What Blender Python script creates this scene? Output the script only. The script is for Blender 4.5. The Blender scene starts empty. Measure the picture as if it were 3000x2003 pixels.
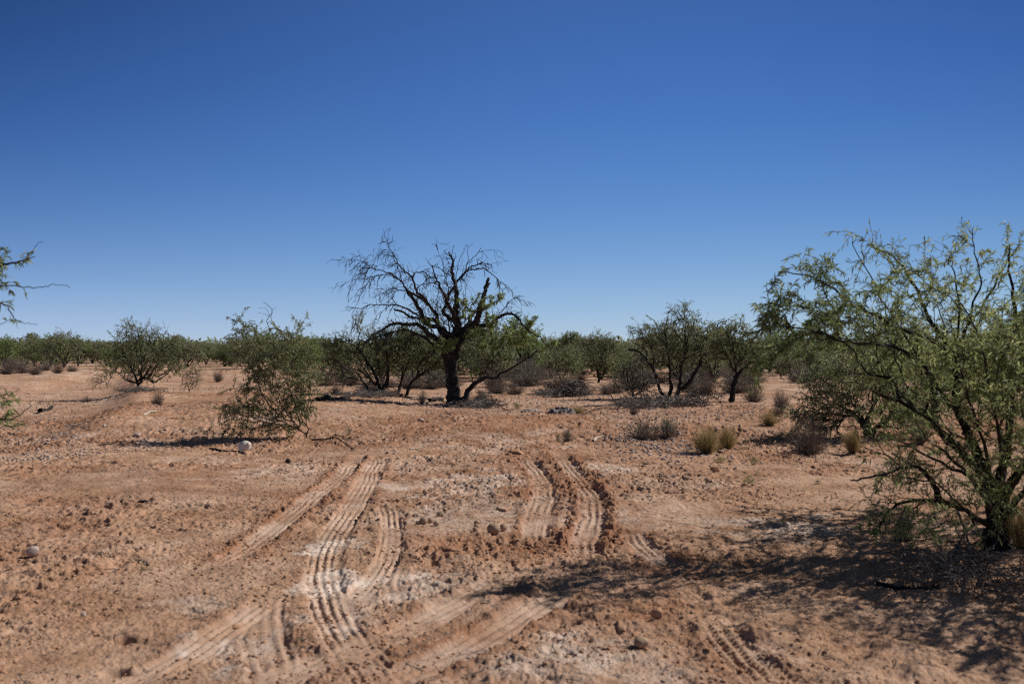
import bpy, math, random
import numpy as np
from mathutils import Vector
C = bpy.context.scene
R_ = math.radians

# ------------------------------------------------------------------ camera, sky, sun
F = 3000*35/36
HOR = 1025.0
PITCH = math.atan((HOR-1001.5)/F)
CAMZ = 1.5
cd = bpy.data.cameras.new('camera'); cam = bpy.data.objects.new('camera', cd)
C.collection.objects.link(cam); C.camera = cam
cam.location = (0, 0, CAMZ); cam.rotation_euler = (math.pi/2+PITCH, 0, 0)
cd.lens = 35; cd.sensor_width = 36; cd.clip_end = 40000; cd.clip_start = .05
cd.dof.use_dof = True; cd.dof.focus_distance = 21; cd.dof.aperture_fstop = 2.8

SUNV = Vector((1.04, .42, 1.0)).normalized()          # towards the sun
sl = bpy.data.lights.new('sun', 'SUN'); so = bpy.data.objects.new('sun', sl)
C.collection.objects.link(so)
so.rotation_euler = SUNV.to_track_quat('Z', 'Y').to_euler()
sl.energy = 5.0; sl.angle = R_(.53); sl.color = (1, .965, .91)

w = bpy.data.worlds.new('World'); C.world = w; w.use_nodes = True
nt = w.node_tree; nt.nodes.clear()
sky = nt.nodes.new('ShaderNodeTexSky'); sky.sky_type = 'NISHITA'; sky.sun_disc = False
sky.sun_elevation = math.asin(SUNV.z); sky.sun_rotation = math.atan2(SUNV.x, SUNV.y)
sky.altitude = 700; sky.air_density = 1.0; sky.dust_density = .15; sky.ozone_density = 1.0
bg = nt.nodes.new('ShaderNodeBackground'); bg.inputs[1].default_value = .1
wo = nt.nodes.new('ShaderNodeOutputWorld')
def wm(op, a, b=0.0, c=None):
    n = nt.nodes.new('ShaderNodeMath'); n.operation = op
    for k, v in enumerate((a, b) if c is None else (a, b, c)):
        if isinstance(v, (int, float)): n.inputs[k].default_value = v
        else: nt.links.new(v, n.inputs[k])
    return n.outputs[0]
sp = nt.nodes.new('ShaderNodeSeparateColor'); nt.links.new(sky.outputs[0], sp.inputs[0])
# the deep polarised blue of a dry desert sky: the physical sky graded by direction in the world, plus an added overhead tint
tcw = nt.nodes.new('ShaderNodeTexCoord'); sx_ = nt.nodes.new('ShaderNodeSeparateXYZ'); nt.links.new(tcw.outputs['Generated'], sx_.inputs[0])
gx = wm('MINIMUM', wm('MAXIMUM', sx_.outputs[0], -.5), .5); gz_ = wm('MINIMUM', wm('MAXIMUM', sx_.outputs[2], 0), .36)
z2 = wm('MULTIPLY', gz_, gz_); xz = wm('MULTIPLY', gx, gz_); xxz = wm('MULTIPLY', xz, gx); root_g = wm('POWER', wm('MULTIPLY', sp.outputs[1], .09), .5)
cb = nt.nodes.new('ShaderNodeCombineColor')
for k, co in enumerate([(-.533, -10.558, 14.921, 1.324, -8.818, -.053), (-.341, -4.667, 4.643, 1.258, -7.704, -.064), (-.184, 1.010, -4.061, 1.617, -6.040, -.208)]):
    acc = wm('ADD', wm('MULTIPLY', gz_, co[1]), co[0])
    for v, q_ in ((z2, co[2]), (xz, co[3]), (xxz, co[4]), (gx, co[5])): acc = wm('MULTIPLY_ADD', v, q_, acc)
    over = wm('MINIMUM', wm('MAXIMUM', wm('MULTIPLY', wm('SUBTRACT', sx_.outputs[2], .36), 3.5), 0), 1)     # warm tint added to the unseen sky towards the zenith, neutralising blue shadow fill
    zenith_tint = wm('MULTIPLY_ADD', over, (.35, -.22, -.58)[k], 1.0)
    nt.links.new(wm('MULTIPLY', wm('MULTIPLY', wm('MULTIPLY', wm('EXPONENT', acc), root_g), 10.0), zenith_tint), cb.inputs[k])
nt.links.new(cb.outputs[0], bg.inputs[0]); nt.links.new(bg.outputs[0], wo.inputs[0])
C.view_settings.view_transform = 'Standard'; C.view_settings.look = 'None'
C.view_settings.exposure = 0; C.view_settings.gamma = 1
C.cycles.max_bounces = 6; C.cycles.diffuse_bounces = 3; C.cycles.transparent_max_bounces = 8
C.cycles.use_denoising = False; C.cycles.filter_width = 1.25; C.cycles.adaptive_threshold = .006

# ------------------------------------------------------------------ small tools
def rs(seed): return np.random.RandomState(seed)

def vnoise(x, y, s):
    xi = np.floor(x).astype(np.int64); yi = np.floor(y).astype(np.int64)
    fx = x-xi; fy = y-yi
    fx = fx*fx*fx*(fx*(fx*6-15)+10); fy = fy*fy*fy*(fy*(fy*6-15)+10)
    def h(a, b):
        n = (a*374761393+b*668265263+s*1442695041) & 0xffffffff
        n = ((n ^ (n >> 13))*1274126177) & 0xffffffff
        n = (n ^ (n >> 16)) & 0xffffff
        return n/16777215.0
    a = h(xi, yi); b = h(xi+1, yi); c = h(xi, yi+1); d = h(xi+1, yi+1)
    return (a+(b-a)*fx)*(1-fy)+(c+(d-c)*fx)*fy      # 0..1

def fbm(x, y, f, s, o=3):
    v = 0; a = 1; t = 0
    for i in range(o):
        v = v+a*vnoise(x*f+i*17.3, y*f-i*9.1, s+i); t += a; a *= .5; f *= 2.03
    return v/t

def sst(a, b, x):
    t = np.clip((x-a)/(b-a), 0, 1); return t*t*(3-2*t)

def dist_poly(X, Y, pts):
    """closest distance to a polyline, signed side, arc length"""
    best = np.full(X.shape, 1e9); lat = np.zeros(X.shape); al = np.zeros(X.shape); L = 0
    n = len(pts)-1
    for i in range(n):
        ax, ay = pts[i]; bx, by = pts[i+1]
        dx, dy = bx-ax, by-ay; l = math.hypot(dx, dy)
        t = ((X-ax)*dx+(Y-ay)*dy)/(l*l)
        tc = np.clip(t, 0, 1)
        px = X-(ax+tc*dx); py = Y-(ay+tc*dy)
        d = np.hypot(px, py); sgn = np.sign((X-ax)*dy-(Y-ay)*dx)
        m = d < best
        best = np.where(m, d, best); lat = np.where(m, d*sgn, lat); al = np.where(m, L+tc*l, al)
        L += l
    return lat, al, L

def flat_at(sx, sy, h=CAMZ):
    """photo pixel (3000 wide) to a spot on flat ground, h under the lens"""
    Y = h*F/(sy-HOR); return ((sx-1500)/F*Y, Y)

def smooth_poly(p, n=6):
    p = [np.array(a, float) for a in p]
    if len(p) < 3: return [tuple(a) for a in p]
    q = [2*p[0]-p[1]]+p+[2*p[-1]-p[-2]]; o = []
    for i in range(1, len(q)-2):
        for k in range(n):
            t = k/n; a, b, c, d = q[i-1:i+3]
            o.append(tuple(.5*((2*b)+(c-a)*t+(2*a-5*b+4*c-d)*t*t+(3*b-a-3*c+d)*t**3)))
    o.append(tuple(p[-1])); return o

def c6(l): return smooth_poly([flat_at(700+x/1.953, 1200+y/1.953) for x, y in l], 4)
def c5(l): return smooth_poly([flat_at(x/1.953, 1200+y/1.953) for x, y in l], 4)
def c7(l): return smooth_poly([flat_at(1700+x/1.807, 1200+y/1.807) for x, y in l], 4)
# polyline, width, rut depth, rib height, rib count, roughness of the thrown edges, lug marks
TRACKS = [
 (c6([(800,290),(725,440),(640,580),(560,700),(510,820),(490,950),(520,1100),(590,1250),(700,1400),(840,1560),(1000,1740)]), .27, .018, .0095, 5, .5, 0),
 (c6([(868,540),(880,650),(885,750),(855,850),(800,950),(700,1060),(640,1160)]), .20, .018, .010, 4, .5, 0),
 (c6([(215,1010),(170,1110),(170,1250),(195,1400),(240,1560),(320,1760)]), .26, .020, .012, 4, .6, 0),
 (c5([(1620,1030),(1480,1140),(1300,1260),(1100,1390),(850,1530),(600,1660)]), .24, .020, .011, 4, .6, 0),
 (c6([(1600,900),(1330,1060),(1000,1220),(700,1350),(400,1460),(150,1560),(-100,1650)]), .27, .030, .018, 5, .8, 0),
 (c6([(1960,960),(1640,1160),(1350,1330),(1000,1480),(700,1620)]), .27, .028, .018, 4, .9, 0),
 (c6([(1640,290),(1730,400),(1750,520),(1710,640),(1690,760)]), .26, .025, .018, 4, .9, 1),
 (c6([(1820,260),(1920,370),(2000,470),(2030,560),(2000,700),(1950,860)]), .27, .030, .018, 4, 2.2, 1),
 (c7([(680,1060),(760,1170),(840,1270),(930,1370),(1040,1500)]), .26, .034, .024, 4, 1.6, 1),
 (c7([(800,1150),(950,1240),(1100,1310),(1280,1390)]), .20, .014, .008, 4, .6, 0),
 (c6([(690,270),(590,390),(430,510),(270,630),(100,760),(-120,900)]), .24, .016, .012, 4, 1.3, 1),
 (c7([(250,620),(330,720),(430,800),(520,860)]), .22, .02, .012, 4, 1.0, 1),
 (c6([(900,860),(880,960),(890,1060),(900,1130)]), .17, .012, .007, 3, .3, 0),
]
ROAD = smooth_poly([flat_at(x*1.2777, y*1.2777, 1.35) for x, y in [(330,838),(215,868),(150,912),(60,955),(-120,1000)]], 4)
HOLES = [flat_at(365,1869)+(.05,), flat_at(345,1965)+(.06,), flat_at(2620,1515)+(.1,), flat_at(2860,1712)+(.12,)]

def macro(X, Y):
    X = np.asarray(X, float); Y = np.asarray(Y, float)
    bank = sst(14.6, 19.5, Y+.9*(vnoise(X*.35, Y*.1, 5)-.5)*2)*(.22+.10*vnoise(X*.22, Y*.05, 9))
    und = (vnoise(X*.18, Y*.18, 11)-.5)*.10*sst(5, 12, np.hypot(X, Y))+(vnoise(X*.05, Y*.05, 12)-.5)*.16*sst(20, 60, Y)
    lat, al, L = dist_poly(X, Y, ROAD)
    ru = -.22*np.exp(-(lat/1.5)**4)+.10*np.exp(-((lat+2.0)/.5)**2)
    return np.where(Y > 0, bank, 0)+und+ru*sst(12, 18, Y)

def masks(X, Y):
    rough = sst(.38, .72, fbm(X, Y, .55, 21, 3))
    return rough

def full(X, Y, want_mask=False):
    X = np.asarray(X, float); Y = np.asarray(Y, float)
    D = np.hypot(X, Y)
    Z = macro(X, Y)
    rough = masks(X, Y)
    far = 1-sst(40, 90, D)
    near = .62+.38*sst(5.6, 7.5, D)
    # scuffed trampled soil
    wx = X+.10*vnoise(X*3, Y*3, 77); wy = Y+.10*vnoise(X*3, Y*3, 78)
    n1 = fbm(wx, wy, 2.2, 31, 2)-.5
    n2 = fbm(wx, wy, 7.0, 33, 3)-.5
    n3 = np.abs(vnoise(X*15+3*n2, Y*15, 36)-.5)*2
    n4 = vnoise(X*38, Y*38, 38)-.5
    clod = sst(.60, .74, vnoise(wx*9, wy*9, 41))*vnoise(X*21, Y*21, 42)
    dent = sst(.66, .80, vnoise(wx*5.2+9, wy*5.2, 43))
    bankz = sst(13.5, 16, Y)*(1-sst(19, 24, Y))
    amp = (.35+.95*rough)*near+.6*bankz
    n5 = vnoise(X*75, Y*75, 45)-.5
    chip = sst(.58, .66, vnoise(wx*19+2, wy*19, 46))*sst(.35, .6, vnoise(X*4, Y*4, 47))
    pit = sst(.60, .70, vnoise(wx*13+4, wy*13, 48))*sst(.4, .6, vnoise(X*3+3, Y*3, 49))
    tex = n1*.036+n2*.024*amp+n3*.010*amp+n4*.013*amp+n5*.009+(vnoise(X*120, Y*120, 55)-.5)*.003+clod*.016*amp-dent*.016*amp+chip*.015*amp-pit*.018*amp
    rug = sst(.06, .22, X/np.maximum(Y, .1))*(1-sst(7.4, 8.6, Y))*sst(3.0, 4.5, Y)
    tex = tex+rug*((fbm(wx, wy, 4.5, 141, 3)-.5)*.085+(vnoise(wx*16, wy*16, 144)-.5)*.018)
    tm = np.zeros(X.shape); loose = np.zeros(X.shape)
    for k, (pts, wd, dep, rib, nr, edge, lug) in enumerate(TRACKS):
        px = [p[0] for p in pts]; py = [p[1] for p in pts]
        sel = (X > min(px)-.7) & (X < max(px)+.7) & (Y > min(py)-.7) & (Y < max(py)+.7)
        if not sel.any(): continue
        x = X[sel]; y = Y[sel]
        jx = (fbm(x, y, 2.0, 51+k, 2)-.5)*.05
        lat, al, L = dist_poly(x, y, pts); lat = lat+jx
        h = wd/2
        fade = sst(0, .6, al)*(1-sst(L-.5, L, al))*(.66+.34*sst(.30, .55, fbm(x, y, 1.7, 91+k, 3)))
        inn = (1-sst(h*.80, h*1.08, np.abs(lat)+.05*(vnoise(x*10, y*10, 154+k)-.5)))*fade
        ribz = np.sin((lat/wd+.5)*2*math.pi*nr)
        ribz = np.sign(ribz)*np.abs(ribz)**.6+(vnoise(x*34, y*34, 151+k)-.5)*.9+(vnoise(x*12, y*12, 152+k)-.5)*1.1
        ribz = ribz*(.25+.95*sst(.3, .6, vnoise(al*2.2+k*7, lat*9+3, 153+k)))
        if lug: ribz = ribz*.6+.5*np.sin(al*2*math.pi/.055+np.sign(ribz)*1.3)
        zz = -dep+rib*(.30+.7*fbm(x, y, 4.0, 131+k, 2))*ribz
        a = np.abs(lat)
        ebump = np.exp(-((a-h*1.22)/(.035+.02*edge))**2)*fade
        crumb = vnoise(x*40, y*40, 61+k)*sst(.35, .7, vnoise(x*14, y*14, 62+k))*2.2
        t = tex[sel]
        t = t*(1-inn*.90)+inn*zz+ebump*(.004+.013*edge*crumb*(.45+.55*sst(6.2, 8.0, y)))
        tex[sel] = t
        tm[sel] = np.maximum(tm[sel], inn); loose[sel] = np.maximum(loose[sel], ebump*min(edge, 1.2))
    for hx, hy, hr in HOLES:
        d = np.hypot((X-hx), (Y-hy))/hr
        tex = tex-.07*np.exp(-d**4)
    Z = Z+tex*far
    if want_mask: return Z, tm, loose, rough, bankz, clod, dent
    return Z

def gz(x, y): return float(full(np.array([x]), np.array([y]))[0])

def at(sx, sy, sink=0.0):
    """photo pixel (3000 wide) of a contact point to the ground spot it stands on"""
    tx = (sx-1500)/F; tz = (HOR-sy)/F
    Y = CAMZ/-tz
    for _ in range(30):
        Y = .5*Y+.5*(CAMZ-float(macro(tx*Y, Y)))/-tz
    return Vector((tx*Y, Y, gz(tx*Y, Y)-sink))
def P(sx, sy, Y):
    return Vector(((sx-1500)/F*Y, Y, CAMZ+(HOR-sy)/F*Y))
K = 1.2777      # the overview picture is 2348 wide
def atd(x, y, sink=0.0): return at(x*K, y*K, sink)

def tag(o, label=None, cat=None, group=None, kind=None):
    if label: o['label'] = label
    if cat: o['category'] = cat
    if group: o['group'] = group
    if kind: o['kind'] = kind
    return o
def empty(name, loc=(0, 0, 0), rz=0):
    o = bpy.data.objects.new(name, None); C.collection.objects.link(o)
    o.location = loc; o.rotation_euler = (0, 0, rz); o.empty_display_size = .1; return o
def mesh_obj(name, V, faces, mat, parent=None, tone=None, smooth=False):
    """faces: (n,k) array or list of arrays with differing k"""
    me = bpy.data.meshes.new(name)
    V = np.asarray(V, dtype=np.float32).reshape(-1, 3)
    if not isinstance(faces, list): faces = [faces]
    faces = [np.asarray(f, dtype=np.int32) for f in faces if len(f)]
    nl = sum(f.size for f in faces); nf = sum(len(f) for f in faces)
    me.vertices.add(len(V)); me.vertices.foreach_set('co', V.ravel())
    me.loops.add(nl); me.polygons.add(nf)
    me.loops.foreach_set('vertex_index', np.concatenate([f.ravel() for f in faces]))
    st = []; s = 0
    for f in faces:
        st.append(np.arange(len(f))*f.shape[1]+s); s += f.size
    me.polygons.foreach_set('loop_start', np.concatenate(st).astype(np.int32))
    if smooth: me.polygons.foreach_set('use_smooth', np.ones(nf, dtype=bool))
    if tone is not None:
        a = me.attributes.new('tone', 'FLOAT', 'POINT'); a.data.foreach_set('value', np.asarray(tone, dtype=np.float32))
    me.update(calc_edges=True); me.materials.append(mat)
    o = bpy.data.objects.new(name, me); C.collection.objects.link(o)
    if parent: o.parent = parent
    return o
def copy_tree(o, parent=None):
    c = o.copy(); C.collection.objects.link(c); c.parent = parent
    for ch in list(o.children): copy_tree(ch, c)
    return c

# ------------------------------------------------------------------ materials
def new_mat(name):
    m = bpy.data.materials.new(name); m.use_nodes = True
    n = m.node_tree.nodes; b = n['Principled BSDF']; b.inputs['Roughness'].default_value = .95
    b.inputs['Specular IOR Level'].default_value = .15
    return m, n, m.node_tree.links, b
def ramp(n, stops):
    r = n.new('ShaderNodeValToRGB'); e = r.color_ramp.elements
    while len(e) > 2: e.remove(e[-1])
    for i, (p, c) in enumerate(stops):
        if i < 2: e[i].position = p; e[i].color = (*c, 1)
        else: q = e.new(p); q.color = (*c, 1)
    return r
def noise_mat(name, stops, scale=6, bump=.0, bscale=60, bdist=.01, detail=5, rough=.95, stretch=None):
    m, n, l, b = new_mat(name); b.inputs['Roughness'].default_value = rough
    tc = n.new('ShaderNodeTexCoord'); src = tc.outputs['Object']
    if stretch:
        mp = n.new('ShaderNodeMapping'); mp.inputs['Scale'].default_value = stretch
        l.new(src, mp.inputs[0]); src = mp.outputs[0]
    t = n.new('ShaderNodeTexNoise'); t.inputs['Scale'].default_value = scale; t.inputs['Detail'].default_value = detail
    l.new(src, t.inputs['Vector']); r = ramp(n, stops); l.new(t.outputs[0], r.inputs[0]); l.new(r.outputs[0], b.inputs['Base Color'])
    if bump:
        t2 = n.new('ShaderNodeTexNoise'); t2.inputs['Scale'].default_value = bscale; t2.inputs['Detail'].default_value = 6
        l.new(src, t2.inputs['Vector'])
        bp = n.new('ShaderNodeBump'); bp.inputs['Strength'].default_value = bump; bp.inputs['Distance'].default_value = bdist
        l.new(t2.outputs[0], bp.inputs['Height']); l.new(bp.outputs[0], b.inputs['Normal'])
    return m
def leaf_mat(name, c0, c1, c2, transl=.35, spec=.25):
    m, n, l, b = new_mat(name)
    at_ = n.new('ShaderNodeAttribute'); at_.attribute_name = 'tone'
    r = ramp(n, [(0, c0), (.55, c1), (1, c2)]); l.new(at_.outputs['Fac'], r.inputs[0])
    l.new(r.outputs[0], b.inputs['Base Color']); b.inputs['Roughness'].default_value = .5
    b.inputs['Specular IOR Level'].default_value = spec*1.1
    tr = n.new('ShaderNodeBsdfTranslucent')
    mx = n.new('ShaderNodeMixShader'); mx.inputs[0].default_value = transl
    l.new(r.outputs[0], tr.inputs[0]); l.new(b.outputs[0], mx.inputs[1]); l.new(tr.outputs[0], mx.inputs[2])
    l.new(mx.outputs[0], n['Material Output'].inputs[0]); return m
M = {}
M['bark'] = noise_mat('dark_bark', [(.3, (.016, .013, .012)), (.6, (.040, .033, .028)), (.8, (.10, .088, .078))], 14, .8, 45, .02, stretch=(1, 1, .35))
M['dead'] = noise_mat('weathered_wood', [(.3, (.018, .014, .012)), (.58, (.045, .037, .031)), (.82, (.17, .15, .135))], 9, .7, 50, .015, stretch=(1, 1, .4))
M['twig'] = noise_mat('dry_twigs', [(.3, (.055, .044, .038)), (.7, (.24, .205, .18))], 5)
M['pale'] = noise_mat('bleached_wood', [(.3, (.30, .25, .20)), (.7, (.55, .49, .42))], 20, .4, 60, .005)
M['leaf'] = leaf_mat('mesquite_leaves', (.13, .145, .062), (.25, .265, .125), (.46, .45, .25), .48)
M['leaf_near'] = leaf_mat('near_mesquite_leaves', (.12, .155, .055), (.26, .295, .115), (.52, .51, .23), .55)
M['leaf_fresh'] = leaf_mat('fresh_leaves', (.16, .20, .07), (.29, .34, .13), (.46, .49, .22), .5)
M['leaf_far'] = leaf_mat('distant_leaves', (.14, .165, .072), (.25, .28, .13), (.40, .41, .21), .46)
M['leaf_far_olive'] = leaf_mat('distant_olive_leaves', (.15, .155, .08), (.27, .27, .15), (.43, .41, .25), .46)
M['leaf_far_green'] = leaf_mat('distant_green_leaves', (.13, .18, .062), (.24, .31, .105), (.38, .45, .18), .46)
M['leaf_grey'] = leaf_mat('grey_shrub_leaves', (.10, .10, .07), (.16, .155, .11), (.26, .25, .18), .2)
M['shrub'] = leaf_mat('dry_shrub_stems', (.085, .062, .050), (.165, .125, .10), (.29, .23, .19), .1, .1)
M['straw'] = leaf_mat('straw', (.22, .15, .065), (.36, .27, .12), (.52, .42, .22), .3, .1)
M['clod'] = noise_mat('dirt_clod', [(.3, (.30, .155, .085)), (.7, (.46, .27, .165))], 30, .6, 90, .004)
M['stone'] = noise_mat('stone', [(.25, (.22, .15, .115)), (.5, (.36, .27, .22)), (.8, (.58, .50, .44))], 7, .4, 80, .004)
M['rock'] = noise_mat('pinkish_rock', [(.3, (.34, .24, .20)), (.7, (.50, .39, .34))], 12, .6, 60, .006)
M['gourd'] = noise_mat('dusty_gourd', [(.3, (.25, .16, .10)), (.7, (.42, .30, .20))], 18, .5, 70, .006)

# ground
def ground_mat():
    m, n, l, b = new_mat('desert_soil'); b.inputs['Roughness'].default_value = 1; b.inputs['Specular IOR Level'].default_value = .05
    tc = n.new('ShaderNodeTexCoord'); ob = tc.outputs['Object']
    def nz(s, d=4, r=.6):
        t = n.new('ShaderNodeTexNoise'); t.inputs['Scale'].default_value = s; t.inputs['Detail'].default_value = d
        t.inputs['Roughness'].default_value = r; l.new(ob, t.inputs['Vector']); return t
    at_ = n.new('ShaderNodeAttribute'); at_.attribute_name = 'soil'
    sep = n.new('ShaderNodeSeparateColor'); l.new(at_.outputs['Color'], sep.inputs[0])
    base = ramp(n, [(.28, (.325, .178, .106)), (.5, (.435, .262, .168)), (.72, (.535, .355, .248))])
    l.new(nz(1.6, 8).outputs[0], base.inputs[0])
    def mix(fac, a, c, mode='MIX'):
        x = n.new('ShaderNodeMix'); x.data_type = 'RGBA'; x.blend_type = mode
        if isinstance(fac, float): x.inputs[0].default_value = fac
        else: l.new(fac, x.inputs[0])
        l.new(a, x.inputs[6])
        if isinstance(c, tuple): x.inputs[7].default_value = (*c, 1)
        else: l.new(c, x.inputs[7])
        return x.outputs[2]
    c = mix(sep.outputs[1], base.outputs[0], (.27, .118, .060))          # damp-red disturbed soil
    c = mix(sep.outputs[0], c, (.66, .53, .44))                           # pale crust
    g = ramp(n, [(.62, (0, 0, 0)), (.70, (1, 1, 1))]); l.new(nz(55, 3, .5).outputs[0], g.inputs[0])
    c = mix(g.outputs[0], c, mix(.55, c, (.60, .50, .43)))                # pale grit
    g2 = ramp(n, [(.30, (1, 1, 1)), (.37, (0, 0, 0))]); l.new(nz(38, 3, .5).outputs[0], g2.inputs[0])
    c = mix(g2.outputs[0], c, mix(.6, c, (.17, .10, .07)))                # dark grit and litter
    mo = ramp(n, [(.35, (.80, .78, .76)), (.62, (1.08, 1.08, 1.08))]); l.new(nz(.9, 7, .65).outputs[0], mo.inputs[0]); c = mix(1.0, c, mo.outputs[0], 'MULTIPLY')      # blotches of darker, finer soil
    fr = ramp(n, [(.35, (.86, .86, .86)), (.65, (1.1, 1.1, 1.1))]); l.new(nz(9, 6, .7).outputs[0], fr.inputs[0])
    c = mix(1.0, c, fr.outputs[0], 'MULTIPLY')
    l.new(c, b.inputs['Base Color'])
    t = nz(45, 8, .75); bp = n.new('ShaderNodeBump'); bp.inputs['Strength'].default_value = .9; bp.inputs['Distance'].default_value = .012
    l.new(t.outputs[0], bp.inputs['Height']); l.new(bp.outputs[0], b.inputs['Normal'])
    return m

PALE = [(760,1240,80,30,1.0),(750,1325,80,42,.95),(800,1420,70,40,.6),(960,1330,90,34,.7),(470,1480,110,40,.9),(600,1480,70,50,.55),(690,1420,45,30,.6),(1080,1175,190,34,.5),(1050,1115,160,30,.6),
 (960,1075,110,18,.35),(1010,1335,150,40,.5),(1310,1495,190,60,.65),(680,1085,110,20,.5),(1800,1205,170,32,.6),(1390,1080,70,12,.55),(900,1330,90,40,.5),
 (1480,1530,150,40,.4),(330,1250,120,24,.2),(560,1095,120,20,.3),(470,1060,100,12,.3),(1130,1400,100,30,.3),(1560,1120,120,20,.25),(880,1200,50,20,.4),(760,1180,60,14,.3),(460,1385,90,22,.4)]
REDS = [(1400,1200,90,60,.55),(1370,1130,24,60,.6),(1300,1250,120,30,.45),(1560,1300,160,40,.4),(1250,1400,160,30,.35),(700,1160,60,60,.35),(560,1260,110,30,.3),(1500,1400,120,30,.4),(980,985,230,22,.55),(1230,985,180,26,.4),(260,960,150,24,.6),(230,930,120,20,.4),(640,960,200,14,.3),(1480,960,200,16,.25),(840,1005,120,10,.6),(1330,1020,200,10,.35),(1800,1050,200,12,.25),(80,1010,160,12,.3)]
def build_ground():
    a = np.concatenate([np.linspace(-180, -60, 40, endpoint=False), np.linspace(-60, -38, 60, endpoint=False), np.linspace(-38, -31, 70, endpoint=False),
        np.linspace(-31, 31, 1240, endpoint=False), np.linspace(31, 38, 70, endpoint=False), np.linspace(38, 60, 60, endpoint=False), np.linspace(60, 180, 40, endpoint=False)])
    a = np.radians(a)
    r = [.02]
    while r[-1] < 9000:
        q = r[-1]
        if q < 4: s = .08
        elif q < 9: s = .0115
        elif q < 20: s = .0115+(q-9)*.0030
        elif q < 50: s = .045+(q-20)*.008
        else: s = q*.03
        r.append(q+s)
    r = np.array(r); na = len(a); nr = len(r)
    RR, AA = np.meshgrid(r, a, indexing='ij')
    X = (RR*np.sin(AA)).ravel(); Y = (RR*np.cos(AA)).ravel()
    Z, tm, loose, rough, bankz, clod, dent = full(X, Y, True)
    # natural colour of the soil by place
    D = np.hypot(X, Y)
    pale = .34*sst(.50, .72, fbm(X, Y, .33, 201, 3))*sst(.4, .6, fbm(X, Y, 2.3, 205, 3))+.12*sst(.5, .7, fbm(X, Y*1.0, .9, 207, 3))
    red = .35*sst(.45, .7, fbm(X, Y, .45, 211, 3))+.35*bankz*fbm(X, Y, 1.0, 212, 3)
    e = (fbm(X, Y, 3.2, 221, 4)-.5)
    for lst, k in ((PALE, 0), (REDS, 1)):
        for cx, cy, rx, ry, s in lst:
            h = 1.5 if cy > 1020 else 1.36
            x0, y0 = flat_at(cx*K, cy*K, h); x1, _ = flat_at((cx+rx)*K, cy*K, h); _, y1 = flat_at(cx*K, (cy-ry)*K, h)
            sel = (np.abs(X-x0) < 3*(x1-x0)) & (np.abs(Y-y0) < 3*(y1-y0))
            d = np.hypot((X[sel]-x0)/(x1-x0), (Y[sel]-y0)/(y1-y0))+e[sel]*2.6
            m_ = s*(1 if s > .85 or k else .78)*(1-sst(.35, 1.2, d))*(.55+.9*sst(.3, .65, fbm(X[sel], Y[sel], 7.0, 231, 3)))
            if k == 0: pale[sel] = np.maximum(pale[sel], m_)
            else: red[sel] = np.maximum(red[sel], m_)
    pale = pale*(1-.75*loose)*(1-.3*sst(.1, .5, clod))
    pale = np.maximum(pale, tm*.24*(.5+sst(.35, .65, fbm(X, Y, 2.6, 241, 3))))
    red = np.clip(red+.35*loose+.18*rough*(D < 30)+.1*sst(.2, .6, clod), 0, .8)*(1-.6*pale)
    n = nr*na; idx = np.arange(n).reshape(nr, na)
    f = np.stack([idx[:-1], np.roll(idx, -1, 1)[:-1], np.roll(idx, -1, 1)[1:], idx[1:]], -1).reshape(-1, 4)
    o = mesh_obj('ground', np.stack([X, Y, Z], 1), f[:, ::-1], ground_mat(), smooth=True)
    at_ = o.data.color_attributes.new('soil', 'FLOAT_COLOR', 'POINT')
    col = np.stack([pale, red, tm, np.ones(n)], 1).astype(np.float32); at_.data.foreach_set('color', col.ravel())
    tag(o, kind='structure'); return o
build_ground()

# far hills
def hills():
    m = noise_mat('hazed_hill_rock', [(.3, (.06, .065, .08)), (.7, (.11, .105, .115))], .004)  # blue cast of distance haze put into the rock colour
    for i, (x0, x1, Y, prof) in enumerate([
        (1690, 1840, 9000, [(1690,812),(1712,800),(1722,794),(1738,797),(1752,801),(1770,799),(1785,796),(1795,780),(1803,786),(1812,792),(1828,800),(1850,812)]),
        (2200, 2700, 7000, [(2180,812),(2230,795),(2280,775),(2315,752),(2332,735),(2345,722),(2360,728),(2400,700),(2460,740),(2560,770),(2700,812)])]):
        pts = np.array(prof, float)*K
        xs = np.linspace(pts[0, 0], pts[-1, 0], 60); ys = np.interp(xs, pts[:, 0], pts[:, 1])
        ys = ys-4*(vnoise(xs*.12, xs*0, 301+i)-.5)
        V = []; nrow = 9
        for j in range(nrow):
            t = j/(nrow-1)*2-1; k = 1-abs(t)**1.3
            for x, y in zip(xs, ys):
                p = P(x, y, Y); hgt = max(p.z, 0)*k*(1-.25*(vnoise(np.array(x*.1+j*1.7), np.array(j*1.1), 311+i)) if 0 < k < 1 else k)
                V.append((p.x, Y+t*Y*.12, float(hgt)-2))
        idx = np.arange(nrow*60).reshape(nrow, 60)
        f = np.stack([idx[:-1, :-1], idx[:-1, 1:], idx[1:, 1:], idx[1:, :-1]], -1).reshape(-1, 4)
        o = mesh_obj('hills', V, f, m); tag(o, kind='structure')
hills()

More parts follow.
